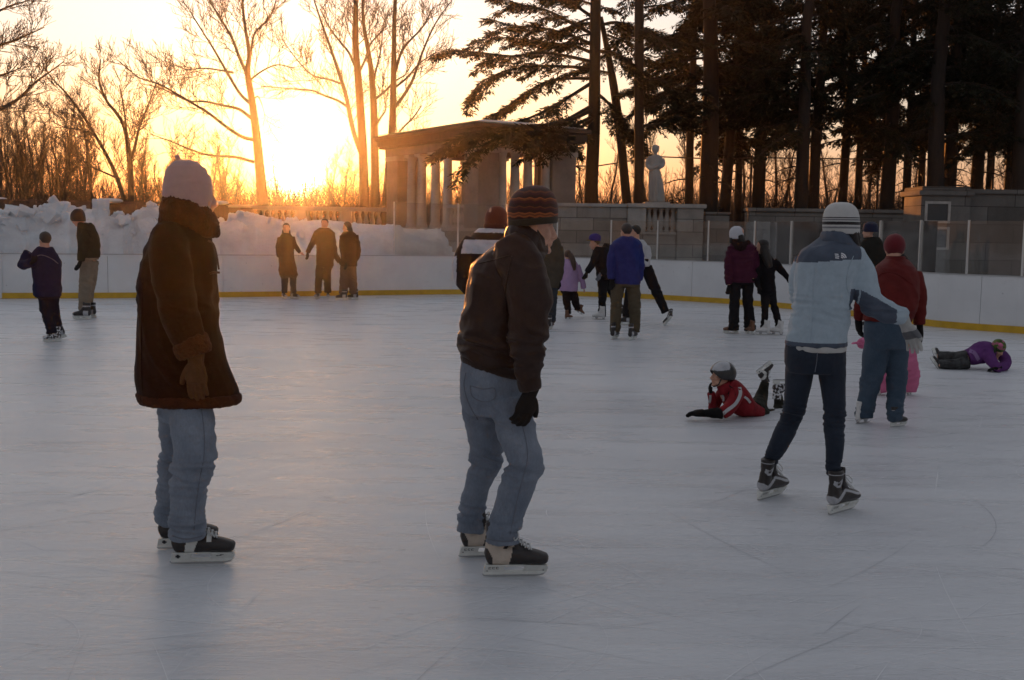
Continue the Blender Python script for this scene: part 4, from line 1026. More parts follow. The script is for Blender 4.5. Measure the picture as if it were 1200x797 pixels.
# ---- skates: one template per style, meshes shared
_SK = {}
def inpoly(x, y, pg):
    r = False; j = len(pg) - 1
    for i in range(len(pg)):
        if (pg[i][1] > y) != (pg[j][1] > y) and x < (pg[j][0] - pg[i][0]) * (y - pg[i][1]) / (pg[j][1] - pg[i][1]) + pg[i][0]: r = not r
        j = i
    return r
def prism(mb, pg, hw, hw2=None, mi=0):
    n = len(pg); hw2 = hw if hw2 is None else hw2; zs = [p[1] for p in pg]; z0, z1 = min(zs), max(zs)
    f = lambda z: hw2 + (hw - hw2) * (z - z0) / max(1e-6, z1 - z0)
    vs = [(x, -f(z), z) for x, z in pg] + [(x, f(z), z) for x, z in pg]
    mb.add(vs, [tuple(range(n)), tuple(range(2 * n - 1, n - 1, -1))] + [(i + n, (i + 1) % n + n, (i + 1) % n, i) for i in range(n)], mi)
BLK = plain('black_boot', (.022, .016, .015), .42, var=.3, vscale=30, bumps=.15, bscale=120); WHP = plain('white_holder', (.66, .66, .62), .4, var=.10, vscale=25)
CRM = plain('cream_trim', (.52, .43, .35), .5, var=.12, vscale=30); GRY = plain('silver_trim', (.40, .40, .42), .4, var=.15, vscale=30); STL = plain('blade_steel', (.5, .5, .5), .25, metal=1, var=.05)
LAC = cloth('lace_white', (.68, .68, .66)); WBT = plain('white_boot', (.62, .60, .58), .45, var=.1, vscale=25); BRB = plain('brown_boot', (.16, .07, .035), .5, var=.25, vscale=25)
DKM = plain('dark_marking', (.03, .03, .035), .5); SNW = plain('snow_dusting', (.66, .66, .68), .8, var=.1)
def skate_meshes(style):
    if style in _SK: return _SK[style]
    fig = style in ('figure_white', 'figure_brown'); hi = style.endswith('near')
    parts = [tube_mesh([(a, 0, z) for a, z, _, _ in ft], [w_ for _, _, w_, _ in ft], 18, True, [h for _, _, _, h in ft], ref=(0, 0, 1)) for ft in
             ([(-.128, .094, .020, .020), (-.122, .096, .031, .036), (-.10, .1, .036, .043), (-.04, .102, .036, .046), (.02, .102, .039, .045), (.08, .095, .045, .037), (.125, .088, .045, .031), (.15, .084, .037, .025), (.16, .082, .022, .015)],)]
    top = .26 if not fig else .29
    parts.append(tube_mesh([(-.082, 0, .09), (-.084, 0, .14), (-.078, 0, .18), (-.075, 0, .22), (-.075, 0, top)], [.037, .034, .034, .038, .041], 18, True, [.046, .046, .047, .051, .054], ref=(1, 0, 0)))
    parts.append(tube_mesh([(.055, 0, .118), (.015, 0, .145), (-.018, 0, .185), (-.026, 0, .225), (-.020, 0, top + .015)], [.024, .026, .028, .031, .028], 12, True, [.020, .022, .022, .018, .010], ref=(1, 0, 0)))
    if fig: parts.append(tube_mesh([(-.095, 0, .03), (-.095, 0, .07)], [.028, .033], 12, True, [.032, .036], ref=(1, 0, 0)))
    mb = MB()
    for v, f in parts: mb.add(v, f)
    me = remesh_obj(mb.mesh('skate'), .0045 if hi else .008, 3)
    mats = {'cream_near': [BLK, CRM], 'plain_near': [BLK, WHP], 'silver_near': [BLK, GRY], 'hockey': [BLK, GRY], 'figure_white': [WBT, WBT], 'figure_brown': [BRB, BRB], 'brown': [BRB, BRB], 'snowy': [BLK, SNW]}[style]
    for m in mats: me.materials.append(m)
    if style == 'cream_near':
        A = [(-.135, .168), (-.11, .160), (-.055, .150), (-.02, .168), (.012, .198), (.03, .188), (-.005, .140), (-.022, .058), (-.095, .058), (-.098, .10), (-.118, .135), (-.14, .145)]; B_ = [(-.05, .138), (-.03, .135), (-.006, .172), (-.014, .176)]
        fn = lambda x, y, z: 1 if inpoly(x, z, A) and not inpoly(x, z, B_) else 0
    elif style == 'plain_near':
        A = [(-.14, .18), (-.03, .18), (-.01, .15), (.0, .135), (-.03, .058), (-.07, .058), (-.06, .12), (-.12, .145), (-.14, .13)]
        fn = lambda x, y, z: 1 if inpoly(x, z, A) or (.035 < x < .055 and z > .115) else 0
    elif style == 'silver_near':
        A = [(-.14, .12), (-.1, .10), (-.05, .125), (0, .145), (.05, .13), (.10, .112), (.17, .10), (.17, .09), (.09, .10), (.04, .118), (-.01, .13), (-.05, .10), (-.09, .058), (-.14, .058)]
        B_ = [(-.12, .205), (-.095, .195), (-.06, .215), (-.055, .195), (-.075, .165), (-.105, .165), (-.12, .18)]; C_ = [(-.1, .19), (-.075, .195), (-.082, .178), (-.1, .178)]
        fn = lambda x, y, z: 1 if inpoly(x, z, A) or (inpoly(x, z, B_) and not inpoly(x, z, C_)) or .235 < z < .242 else 0
    elif style == 'hockey': fn = lambda x, y, z: 1 if (-.1 < x < -.02 and .06 < z < .14) or (x > .13) or .2 < z < .22 else 0
    elif style == 'snowy': fn = lambda x, y, z: 1 if noise.noise(Vector((x, y, z)) * 38) > .02 else 0
    else: fn = None
    if fn:
        c = np.empty(len(me.polygons) * 3); me.polygons.foreach_get('center', c); me.polygons.foreach_set('material_index', [fn(*p) for p in c.reshape(-1, 3)])
    hb = MB()
    if fig:
        for x in (-.10, .055): prism(hb, [(x - .02, .012), (x + .02, .012), (x + .035, .056), (x - .035, .056)], .016, .004)
        prism(hb, [(-.135, .054), (.15, .054), (.15, .062), (-.135, .062)], .026)
    else:
        prism(hb, [(-.140, .020), (-.132, .011), (.12, .011), (.150, .020), (.158, .034), (.13, .030), (-.12, .028)], .0085)
        prism(hb, [(-.137, .022), (-.03, .022), (-.045, .034), (-.035, .060), (-.128, .060)], .024, .0075)
        prism(hb, [(.035, .024), (.151, .024), (.160, .040), (.155, .058), (.045, .060), (.055, .036)], .026, .0075)
        prism(hb, [(-.05, .052), (.06, .052), (.06, .0605), (-.05, .0605)], .020)
    hme = hb.mesh('blade_holder'); hme.materials.append(STL if fig else WHP); hme = bevelled(hme, .002, 1)
    bb = MB(); prism(bb, [(-.142, .013), (-.134, .003), (-.08, 0), (.10, 0), (.14, .008), (.158, .026), (.12, .014)], .002 if not fig else .0025); bme_ = bb.mesh('blade'); bme_.materials.append(STL)
    kids = [('blade_holder', hme), ('blade', bme_)]
    if hi:
        lb = MB()
        for k in range(6):
            u = k / 5; x = .075 - .085 * u; z = .132 + .062 * u ** 1.3 + .012; w_ = .024 - .004 * u
            lb.tube(spline([(x + .006, -w_ - .004, z - .012), (x, -w_ * .6, z + .004), (x - .004, 0, z + .008), (x - .008, w_ * .6, z + .004), (x - .012, w_ + .004, z - .012)], 4), .0036, 6)
            lb.tube(spline([(x - .006, -w_ - .004, z - .010), (x, 0, z + .010), (x + .002, w_ + .004, z - .012)], 4), .0036, 6)
        for sg in (-1, 1): lb.tube(spline([(-.005, 0, .215), (.012, sg * .025, .222), (.018, sg * .05, .20), (.0, sg * .055, .185), (-.002, sg * .02, .212)], 5), .003, 6)
        lme = lb.mesh('laces'); lme.materials.append(LAC); lme.polygons.foreach_set('use_smooth', [True] * len(lme.polygons)); kids.append(('laces', lme))
        mk = MB()
        for sg in (-1, 1):
            def mkbox(x0, x1, z0, z1): 
                hwz = lambda z: .0075 + (.0255 - .0075) * (z - .022) / .038 + .0012
                vs = [(x0, sg * hwz(z0), z0), (x1, sg * hwz(z0), z0), (x1, sg * hwz(z1), z1), (x0, sg * hwz(z1), z1)]; mk.add(vs, [(0, 1, 2, 3)])
            if style == 'plain_near':
                for a in (( -.112, -.090, .036, .046), (-.106, -.096, .031, .051), (.075, .086, .040, .044), (.088, .100, .042, .046), (.094, .11, .046, .049)): mkbox(*a)
            else:
                for a in ((-.122, -.116, .028, .033), (.135, .141, .030, .035)): mkbox(*a)
                for q in range(3): x = -.113 + q * .017; mkbox(x, x + .012, .040, .0425); mkbox(x, x + .003, .0427, .049); mkbox(x, x + .012, .0492, .0515)
        mme = mk.mesh('marking'); mme.materials.append(DKM); kids.append(('marking', mme))
    _SK[style] = (me, kids); return _SK[style]
def put_skate(root, p, yaw, pitch, roll, style, scale=1.0):
    me, kids = skate_meshes(style); o = link('skate', me, None, root, p)
    o.rotation_mode = 'QUATERNION'; o.rotation_quaternion = (Matrix.Rotation(R(yaw), 3, 'Z') @ Matrix.Rotation(R(-pitch), 3, 'Y') @ Matrix.Rotation(R(roll), 3, 'X')).to_quaternion(); o.scale = (scale,) * 3
    for n_, m_ in kids: link(n_, m_, None, o)
    return o

def knit(name, stops, z0, z1, wob=.02, teeth=0, ribs=70, rowsc=190, bumps=.5):
    """knitted cap: bands by height, ribs by bump"""
    m, N, L, B = nmat(name); tcn = N.new('ShaderNodeTexCoord'); sx = N.new('ShaderNodeSeparateXYZ'); L.new(tcn.outputs['Object'], sx.inputs[0])
    nz = tex_noise(N, L, tcn.outputs['Object'], 40, 3, .6)
    z = mathn(N, L, 'ADD', mathn(N, L, 'DIVIDE', mathn(N, L, 'SUBTRACT', sx.outputs['Z'], z0), z1 - z0), mathn(N, L, 'MULTIPLY', mathn(N, L, 'SUBTRACT', nz.outputs['Fac'], .5), wob))
    an = mathn(N, L, 'ARCTAN2', sx.outputs['Y'], sx.outputs['X'])
    if teeth:
        xx = mathn(N, L, 'MULTIPLY', sx.outputs['X'], teeth); tri = mathn(N, L, 'PINGPONG', xx, 1.0); z = mathn(N, L, 'ADD', z, mathn(N, L, 'MULTIPLY', tri, .035))
    r = ramp(N, stops); r.color_ramp.interpolation = 'CONSTANT'; L.new(z, r.inputs['Fac'])
    c = mixc(N, L, .35, r.outputs['Color'], mixc(N, L, nz.outputs['Fac'], (.5, .5, .5), (1, 1, 1)), 'MULTIPLY'); L.new(c, B.inputs['Base Color'])
    B.inputs['Roughness'].default_value = .9; B.inputs['Sheen Weight'].default_value = .15; B.inputs['Specular IOR Level'].default_value = .2
    w1 = N.new('ShaderNodeTexWave'); w1.bands_direction = 'Z'; w1.inputs['Scale'].default_value = rowsc / 6.28 * 2; w1.inputs['Distortion'].default_value = 1.2; w1.inputs['Detail'].default_value = 2; w1.inputs['Detail Scale'].default_value = 3; L.new(tcn.outputs['Object'], w1.inputs['Vector'])
    L.new(bump(N, L, w1.outputs['Fac'], bumps, .004), B.inputs['Normal']); return m
def denim(name, col, fade):
    m, N, L, B = nmat(name); v = mapped(N, L); t = tex_noise(N, L, v, 5, 6, .65); r = ramp(N, [(.30, tuple(x * .92 for x in col)), (.52, tuple((x + y) / 2 for x, y in zip(col, fade))), (.74, tuple(min(1, x * 1.12) for x in fade))]); L.new(t.outputs['Fac'], r.inputs['Fac'])
    t2 = tex_noise(N, L, mapped(N, L, (1, 1, .35)), 130, 3, .7); c = mixc(N, L, .55, r.outputs['Color'], mixc(N, L, t2.outputs['Fac'], (.25, .25, .25), (1.0, 1.0, 1.0)), 'MULTIPLY')
    L.new(c, B.inputs['Base Color']); B.inputs['Roughness'].default_value = .85; B.inputs['Specular IOR Level'].default_value = .2; B.inputs['Sheen Weight'].default_value = .08
    w1 = N.new('ShaderNodeTexWave'); w1.bands_direction = 'DIAGONAL'; w1.inputs['Scale'].default_value = 130; L.new(mapped(N, L), w1.inputs['Vector']); n1 = bump(N, L, t2.outputs['Fac'], .3, .003); L.new(bump(N, L, w1.outputs['Fac'], .12, .001, n1), B.inputs['Normal']); return m
DEN1 = denim('light_denim', (.20, .235, .295), (.30, .33, .385)); DEN2 = denim('mid_denim', (.165, .20, .26), (.28, .31, .365)); DEN3 = denim('dark_denim', (.018, .025, .042), (.032, .042, .062)); DEN4 = denim('blue_denim', (.045, .075, .115), (.075, .105, .145))
STITCH = plain('stitching', (.13, .14, .17), .8)
# ---------------------------------------------------------------- man in the long brown coat
f = Fig(228, 655, 'man in long dark brown coat with fleece collar, pale pink knit hat and light jeans', .0075, far=False)
wr_j = dict(amp=.014, sx=5, sz=9, bands=((.46, .12, 1.5, 26), (.20, .07, 1.3, 36), (.72, .1, .6, 20)), base=.55, shear=.2)
jeans = [f.rings([(184, 249, 430, 34), (183, 249, 455, 35), (184, 248, 474, 34), (188, 248, 492, 28)]),
         f.tb([(222, 470, -.06, 25), (226, 500, -.09, 25), (229, 531, -.11, 24), (222, 560, -.11, 22), (220, 592, -.11, 20.5), (219.5, 615, -.12, 20), (219.5, 630, -.12, 21)]),
         f.tb([(205, 470, .08, 20), (205, 498, .1, 19.5), (207, 524, .12, 18), (204, 557, .16, 20), (202, 590, .19, 20), (201.5, 613, .2, 19.5)])]
jn = f.garment('jeans', jeans, DEN1, wr={**wr_j, 'seed': 1})
f.seam(jn, [(236, 478), (239, 505), (239, 535), (234, 562), (230, 592), (227, 626)], .002, STITCH)
f.seam(jn, [(202, 628), (212, 631), (224, 631), (237, 628)], .0035, STITCH, 'hem', 6)
COAT = cloth('brown_wool', (.030, .0085, .0035), (.017, .005, .002), 7, .9, 220, .35, .003, .2); FLC = cloth('brown_fleece', (.085, .024, .009), (.038, .013, .006), 26, .95, 90, .9, .008, .3)
tors = f.rings([(198, 240, 246, 22), (188, 245, 260, 34), (177, 246, 280, 42), (169, 251, 305, 44), (164, 252, 330, 44), (161, 255, 370, 44), (160, 262, 410, 44), (160, 273, 437, 44), (161, 281, 456, 44), (163, 281, 469, 43)])
arm = f.tb([(199, 272, -.10, 20), (199, 298, -.16, 24), (203, 342, -.20, 22.5), (213, 378, -.22, 20.5), (226, 407, -.22, 18.5)])
arm2 = f.tb([(222, 280, .14, 18), (228, 330, .2, 18), (236, 375, .2, 15), (244, 398, .17, 13)])
zt = f.P(220, 462).z
ct = f.garment('coat', [tors, arm, arm2], COAT, wr=dict(amp=.019, sx=5.5, sz=2.6, seed=2, bands=((f.P(205, 350).z, .10, .6, 16),), shear=.9))
f.garment('fleece_hem', [f.rings([(159.5, 280, 460, 45), (160, 283.5, 464, 46), (162, 283, 470, 46), (166, 279, 473.5, 43)], body=0)], FLC, wr=dict(amp=.004, sx=30, sz=30, seed=3, fuzz=.004), parent=ct)
f.garment('fleece_cuff', [f.tb([(221, 397, -.225, 19), (223, 401, -.225, 21), (228, 413, -.225, 20.5), (229.5, 417, -.225, 18.5)], body=0)], FLC, wr=dict(amp=.004, sx=30, sz=30, seed=4, fuzz=.004), parent=ct)
f.garment('fleece_collar', [f.rings([(193, 236, 229, 25), (190, 243, 237, 32), (188, 249, 248, 36), (187, 255, 260, 36), (192, 256.5, 270, 32), (212, 256, 278, 22)], body=0)], FLC, wr=dict(amp=.008, sx=16, sz=16, seed=5, fuzz=.006), parent=ct)
f.seam(ct, [(168, 330), (166, 380), (166, 430), (167, 458)], .003, COAT, 'back_seam')
BRG = cloth('brown_leather_glove', (.10, .042, .018), None, 18, .6, 150, .3)
f.hand(229.5, 424, -.225, (231.5, 470), nrm=(.2, 1, 0), size=1.12, thumb=1, curl=.22, glove=BRG, fat=1.30, vox=.005, spread=.02)
f.head(225, 229, 0, 18, -4, eyes=True)
KP = knit('pink_knit', [(0, (.50, .34, .32))], 0, 1, ribs=60); hat = f.garment('hat', [f.tb([(217.5, 239, 0, 26), (218, 237, 0, 28), (219.5, 228, 0, 28.8), (221, 215, 0, 28.2), (222.5, 205, 0, 26), (224, 197, 0, 21), (225.5, 191.5, 0, 14), (226, 188.5, 0, 6)], 6, 40, body=0, axis=f.P(222.5, 205) - f.P(218, 237) + Vector((.022, 0, 0)))], KP, .005, 3, wr=dict(amp=.006, sx=4, sz=26, seed=70, shear=.1))
f.loft('tassel', f.tb([(215, 192, 0, 2), (210, 188, 0, 3), (207, 182, 0, 2.6)], 4, 8, body=0), KP, hat)
CRD = plain('drawstring_cord', (.10, .05, .03), .7); mb = MB(); mb.tube(spline([f.P(244, 282, -.06), f.P(250, 286, -.06), f.P(254, 299, -.06), f.P(256.5, 316, -.06)], 5), .0045, 8); ds = mb.build('drawstring', CRD, f.root, True)
mb = MB(); mb.tube([f.P(257.5, 319.5, -.06), f.P(251, 319, -.06), f.P(246, 320.5, -.06)], .0055, 8); mb.build('toggle', CRD, ds, True)
f.skate(235, 660.5, 7, 'plain_near', scale=1.02); f.skate(217.5, 642.7, 10, 'plain_near', scale=1.0)
f.finish(vox=.007)
# ---------------------------------------------------------------- man in the brown leather jacket
f = Fig(590, 668, 'man in brown leather jacket, striped rust knit hat, black glove and faded jeans', .0075, far=False)
jeans = [f.rings([(541, 620, 418, 36), (538, 622, 438, 40), (538, 624, 455, 42), (541, 625, 470, 40), (548, 625, 484, 34)]),
         f.tb([(598, 466, -.08, 27), (603, 498, -.10, 23.5), (613, 528, -.12, 21), (615.5, 543, -.12, 20.5), (605, 573, -.11, 20), (595, 604, -.10, 18.8), (589.5, 626, -.10, 19.6), (588.5, 635, -.10, 20.4)]),
         f.tb([(564, 466, .08, 26), (567, 498, .10, 22.5), (570, 536, .12, 19), (559, 570, .17, 15.5), (553, 598, .2, 16.4), (552.5, 616, .21, 17.2), (552, 623, .21, 17.8)])]
jn = f.garment('jeans', jeans, DEN2, wr={**wr_j, 'seed': 6, 'bands': ((f.P(610, 545).z, .07, 1.6, 24), (f.P(590, 612).z, .06, 1.2, 34), (f.P(560, 480).z, .08, 1.0, 18))})
f.seam(jn, [(610, 492), (616, 515), (618, 538), (611, 566), (604, 595), (598, 626)], .002, STITCH)
f.seam(jn, [(551, 452), (566, 456), (579, 455), (580, 466), (568, 471), (554, 465), (551, 452)], .0022, STITCH, 'pocket_stitching')
f.seam(jn, [(546, 437), (544, 452), (549, 472), (560, 492)], .0026, STITCH)
f.seam(jn, [(571, 631), (585, 634), (598, 634), (608, 631)], .0035, STITCH, 'hem')
LTH = cloth('brown_leather', (.042, .020, .013), (.024, .012, .009), 11, .5, 120, .35, .003, .0, .22)
tors = f.rings([(604, 634, 268, 20), (592, 638, 280, 32), (574, 638, 292, 42), (557, 636, 307, 48), (549, 630, 325, 50), (545, 626, 345, 50), (541.5, 624, 370, 48), (538, 622, 395, 46), (538, 622, 408, 43), (541, 623, 420, 40), (546, 625, 428, 38)])
arm = f.tb([(598, 290, -.12, 22), (612, 313, -.20, 25.5), (620, 348, -.24, 25.5), (619, 384, -.26, 22), (617, 415, -.27, 18), (619.5, 442, -.27, 14), (620.5, 449, -.27, 13)])
arm2 = f.tb([(590, 295, .15, 20), (600, 340, .22, 20), (610, 380, .22, 18), (614, 410, .18, 14)])
jk = f.garment('jacket', [tors, arm, arm2], LTH, wr=dict(amp=.019, sx=6, sz=5, seed=7, bands=((f.P(560, 400).z, .08, 1.2, 18), (f.P(560, 310).z, .10, .5, 14), (f.P(615, 400).z, .10, .7, 26)), shear=.8))
KRB = knit('brown_rib', [(0, (.036, .018, .012))], 0, 1)
f.garment('waistband', [f.tb([(584, 424, 0, 44.5, 40), (585, 428, 0, 47, 41), (586, 434, 0, 47, 41), (586.5, 437, 0, 45, 39)], 4, 30, body=0, axis=(.21, 0, 1))], KRB, wr=dict(amp=.003, sx=40, sz=4, seed=8), parent=jk)
f.garment('cuff', [f.tb([(619, 441, -.27, 13), (619.6, 445, -.27, 14), (621, 455, -.27, 13.5), (621.5, 458, -.27, 12)], body=0)], KRB, wr=dict(amp=.003, sx=40, sz=4, seed=8), parent=jk)
f.garment('collar', [f.rings([(595, 628, 264, 24), (592, 634, 272, 30), (591, 640, 283, 33), (596, 642, 292, 30), (608, 641, 298, 22)], body=0)], LTH, wr=dict(amp=.007, sx=14, sz=9, seed=9), parent=jk)
f.seam(jk, [(600, 300), (594, 330), (592, 360), (594, 390), (598, 424)], .003, LTH, 'arm_seam')
f.seam(jk, [(560, 309), (578, 305), (596, 300)], .003, LTH, 'yoke_seam')
BKG = cloth('black_glove', (.022, .018, .016), None, 20, .7, 150, .4)
f.hand(620.5, 462, -.275, (611, 494), nrm=(-.55, .8, -.1), size=1.05, thumb=-1, curl=.42, glove=BKG, fat=1.36, vox=.005, spread=.03)
f.head(624, 266, 0, 8, -5)
z0, z1 = f.P(624, 264).z, f.P(624, 216).z
DKR, RST, ORG, OLV, MAR = (.055, .020, .014), (.17, .050, .018), (.34, .10, .03), (.06, .040, .02), (.085, .022, .02)
KS = knit('striped_knit', [(0, OLV), (.15, DKR), (.20, ORG), (.245, RST), (.28, ORG), (.315, DKR), (.38, MAR), (.43, RST), (.46, DKR), (.54, MAR), (.60, RST), (.64, ORG), (.67, DKR), (.74, MAR), (.80, RST), (.84, DKR), (.92, MAR)], z0, z1, .05, teeth=42)
hat = f.loft('hat', f.rings([(597, 652, 264, 28), (596, 653, 262, 29), (594.5, 654, 252, 29.5), (595, 653, 241, 29), (598, 649.5, 231, 27), (604, 643.5, 223.5, 21), (612, 635, 219, 13), (621, 627, 217.5, 4)], 8, 44, body=0, axis=(-.10, 0, 1)), KS)
f.loft('brim', f.rings([(597, 651, 264, 28), (595.5, 653.5, 263, 30), (594.5, 654, 257, 30.6), (596, 654, 256, 29.4)], 4, 44, body=0, axis=(-.10, 0, 1)), knit('olive_rib', [(0, (.05, .034, .018))], 0, 1), hat)
f.haircap(plain('brown_hair', (.055, .032, .02), .6, bumps=.6, bscale=200), low=-.052, front=.02)
f.skate(601, 675.5, 5, 'cream_near', scale=1.03); f.skate(570, 652.7, 9, 'cream_near', scale=1.0)
f.finish(vox=.006)
# ---------------------------------------------------------------- girl in the pale blue fleece
f = Fig(945, 592, 'young woman in pale blue fleece and white striped hat holding one arm out', .0075, far=False)
dl, dr = f.gd(895, 585), f.gd(980, 601)
jeans = [f.rings([(921, 991, 398, 30), (920, 991, 412, 31), (919.5, 990.5, 424, 30), (922, 989, 436, 26)]),
         f.tb([(938, 426, .02, 17, 20), (935, 450, .06, 15.5, 17), (931, 476, .10, 12.8, 14), (926, 492, .13, 12), (917, 512, dl * .7, 12.5), (905.5, 534, dl, 9.2), (901, 545, dl, 8.2)]),
         f.tb([(974, 426, -.02, 17, 20), (976, 450, -.03, 14.5, 17), (978, 478, -.06, 12.4, 14), (978, 496, -.08, 12), (978, 520, dr * .8, 11), (977, 545, dr, 8.6), (976.5, 556, dr, 8)])]
jn = f.garment('jeans', jeans, DEN3, wr=dict(amp=.007, sx=5, sz=10, seed=10, base=.5, bands=((f.P(930, 486).z, .06, 1.8, 40), (f.P(978, 490).z, .08, 1.8, 44), (f.P(940, 430).z, .05, .8, 18), (f.P(900, 540).z, .06, 1.5, 50))))
f.seam(jn, [(958, 412), (957, 424), (955, 436)], .0025, STITCH)
FB1 = cloth('pale_blue_fleece', (.40, .48, .54), (.33, .40, .455), 22, .95, 110, .5, .004, .3); FB2 = cloth('slate_nylon', (.095, .115, .155), None, 14, .6, 200, .2); FB3 = FB2
tors = f.rings([(964, 996, 277, 20), (953, 1004, 286, 27), (940, 1012, 293, 33), (934, 1013, 302, 35), (932, 1008, 316, 35), (932, 1002, 332, 33), (931, 998, 348, 32), (929, 996, 366, 31), (925, 993.5, 386, 32), (920, 992, 401, 33), (920, 992, 405, 32)])
arm = f.tb([(1001, 303, 0, 14), (1008, 318, -.02, 16), (1012, 336, -.04, 16), (1021, 354, -.05, 15), (1038, 365, -.05, 12.5), (1055, 371.5, -.05, 10.5), (1059, 373.5, -.05, 9.5)])
arm2 = f.tb([(944, 306, .08, 13), (937, 328, .14, 12.5), (937, 348, .20, 11), (948, 364, .36, 9.5), (960, 366, .46, 8)])
yoke = f.P(975, 306).z; xs = f.P(1001, 310).x; hem = f.P(950, 399).z
def spl(x, y, z):
    if x > xs + .005 and y < .12:
        u = (x - xs)        # forearm: darker patch under the elbow
        zl = f.P(1012, 345).z + (x - f.P(1012, 345).x) * -.52
        return 1 if (x > f.P(1002, 345).x and z < zl + .005 and x < f.P(1044, 370).x) else 0
    if z > yoke + .012 * math.sin(x * 9): return 1
    if z < hem: return 1
    if f.P(991, 300).x < x and f.P(990, 362).z < z < f.P(990, 338).z: return 1
    return 0
jk = f.garment('fleece_jacket', [tors, arm, arm2], [FB1, FB2], .0065, wr=dict(amp=.014, sx=7, sz=4, seed=11, bands=((f.P(1020, 360).z, .09, 1.0, 26), (f.P(950, 385).z, .07, .6, 12)), shear=.7), split=spl)
f.garment('collar', [f.rings([(964, 992, 271, 20), (962, 995, 276, 24), (961, 1000, 284, 28), (966, 1001, 289, 26)], body=0)], FB2, .006, wr=dict(amp=.004, sx=14, sz=9, seed=12), parent=jk)
f.garment('shirt_hem', [f.rings([(922, 990, 402, 31), (921, 991, 405, 32), (921.5, 991, 409.5, 32), (923, 990, 411, 31)], body=0)], cloth('white_shirt', (.55, .54, .52)), .006, wr=dict(amp=.004, sx=14, sz=6, seed=13))
f.seam(jk, [(955, 308), (953, 340), (952, 370), (950, 398)], .002, FB1, 'back_seam')
f.seam(jk, [(1000, 300), (994, 316), (992, 334), (996, 346)], .0028, FB1, 'arm_seam')
LW = plain('logo_white', (.7, .7, .72), .6)
def arc(c0, c1, r0, r1, a0, a1, n=7):
    return [[(c0 + r0 * math.cos(a0 + (a1 - a0) * i / n), c1 - r0 * math.sin(a0 + (a1 - a0) * i / n)), (c0 + r1 * math.cos(a0 + (a1 - a0) * i / n), c1 - r1 * math.sin(a0 + (a1 - a0) * i / n)), (c0 + r1 * math.cos(a0 + (a1 - a0) * (i + 1) / n), c1 - r1 * math.sin(a0 + (a1 - a0) * (i + 1) / n)), (c0 + r0 * math.cos(a0 + (a1 - a0) * (i + 1) / n), c1 - r0 * math.sin(a0 + (a1 - a0) * (i + 1) / n))] for i in range(n)]
lg = arc(985.2, 303, 5.2, 6.6, .1, 1.5) + arc(985.2, 303, 3.2, 4.6, .1, 1.5) + arc(985.2, 303, 1.2, 2.6, .1, 1.5)
for k in range(3):
    y = 297.4 + k * 2.1; x9 = 978.2 + k * .2; w9 = (4.2, 4.9, 4.4)[k]; lg += [[(x9 + w9 * j / 4, y + j * .1), (x9 + w9 * (j + 1) / 4, y + .1 + j * .1), (x9 + w9 * (j + 1) / 4, y + 1.3 + j * .1), (x9 + w9 * j / 4, y + 1.2 + j * .1)] for j in range(4)]
f.patch(jk, lg, LW, 'logo', .004)
WGL = cloth('white_glove', (.50, .49, .47), None, 18, .85, 140, .4); GPM = cloth('grey_glove_palm', (.16, .16, .17))
wp = f.P(1058, 374, -.05); tp = f.P(1075, 411, -.05); dn = (tp - wp).normalized()
f.hand(1061, 380, -.05, (1075, 411), nrm=(-.75, -.45, -.3), size=1.12, thumb=1, curl=.20, glove=[WGL, GPM], fat=1.25, vox=.0042, spread=.16, split=lambda x, y, z: 1 if .075 < (Vector((x, y, z)) - wp).dot(dn) < .125 else 0)
f.head(986, 263, .02, 62, -8, H=.225)
z0, z1 = f.P(986, 273).z, f.P(986, 237).z; WH, DG, MG = (.60, .59, .57), (.035, .03, .032), (.24, .24, .25)
KW = knit('white_striped_knit', [(0, WH), (.14, MG), (.20, WH), (.26, DG), (.36, WH), (.395, MG), (.45, WH), (.475, DG), (.505, WH)], z0, z1, .015)
f.loft('hat', f.rings([(966.5, 1005, 274, 20), (965, 1006.5, 271.5, 21), (964.5, 1007, 262, 21.5), (965.5, 1006, 252.5, 21), (968, 1003.5, 245, 18.5), (972.5, 999, 240, 14), (978, 994, 237.6, 8), (984, 988, 237, 2)], 7, 40, body=0), KW)
HBR = plain('dark_brown_hair', (.014, .008, .006), .45, bumps=.7, bscale=260)
f.garment('hair', [f.tb([(994, 268, -.02, 10, 14), (998, 278, -.03, 9, 12), (1001, 288, -.04, 7.5, 9), (1004, 297, -.04, 4, 6)], body=0), f.tb([(982, 268, -.02, 16, 16), (983, 273, -.02, 14, 14)], body=0)], HBR, .006, wr=dict(amp=.006, sx=50, sz=4, seed=14))
f.skate(902, 583, 45, 'silver_near', scale=1.0, roll=6); f.skate(986, 600, 42, 'silver_near', scale=1.0, roll=0)
f.finish(vox=.009)
# ---------------------------------------------------------------- the rest of the skaters
def C(name, r, g, b, **k): return cloth(name, (r, g, b), **k)
BKP = C('black_trousers', .018, .016, .018); NAVY = C('navy_jacket', .020, .022, .060, col2=(.012, .013, .035)); KHK = C('khaki_trousers', .27, .21, .155); OLK = C('olive_khaki', .11, .085, .055)
RED = C('brick_red_jacket', .14, .018, .016, col2=(.09, .011, .010), rough=.6); DRK = C('dark_jacket', .020, .018, .020); DGR = C('dark_green_sweater', .030, .030, .020)
DHR = plain('dark_hair', (.012, .008, .006), .6, bumps=.5, bscale=220); BLG = C('dark_glove', .018, .016, .016)
def leg_bands(f, knee, ank): return ((f.P(*knee).z, .10, 1.2, 20), (f.P(*ank).z, .10, 1.5, 30))
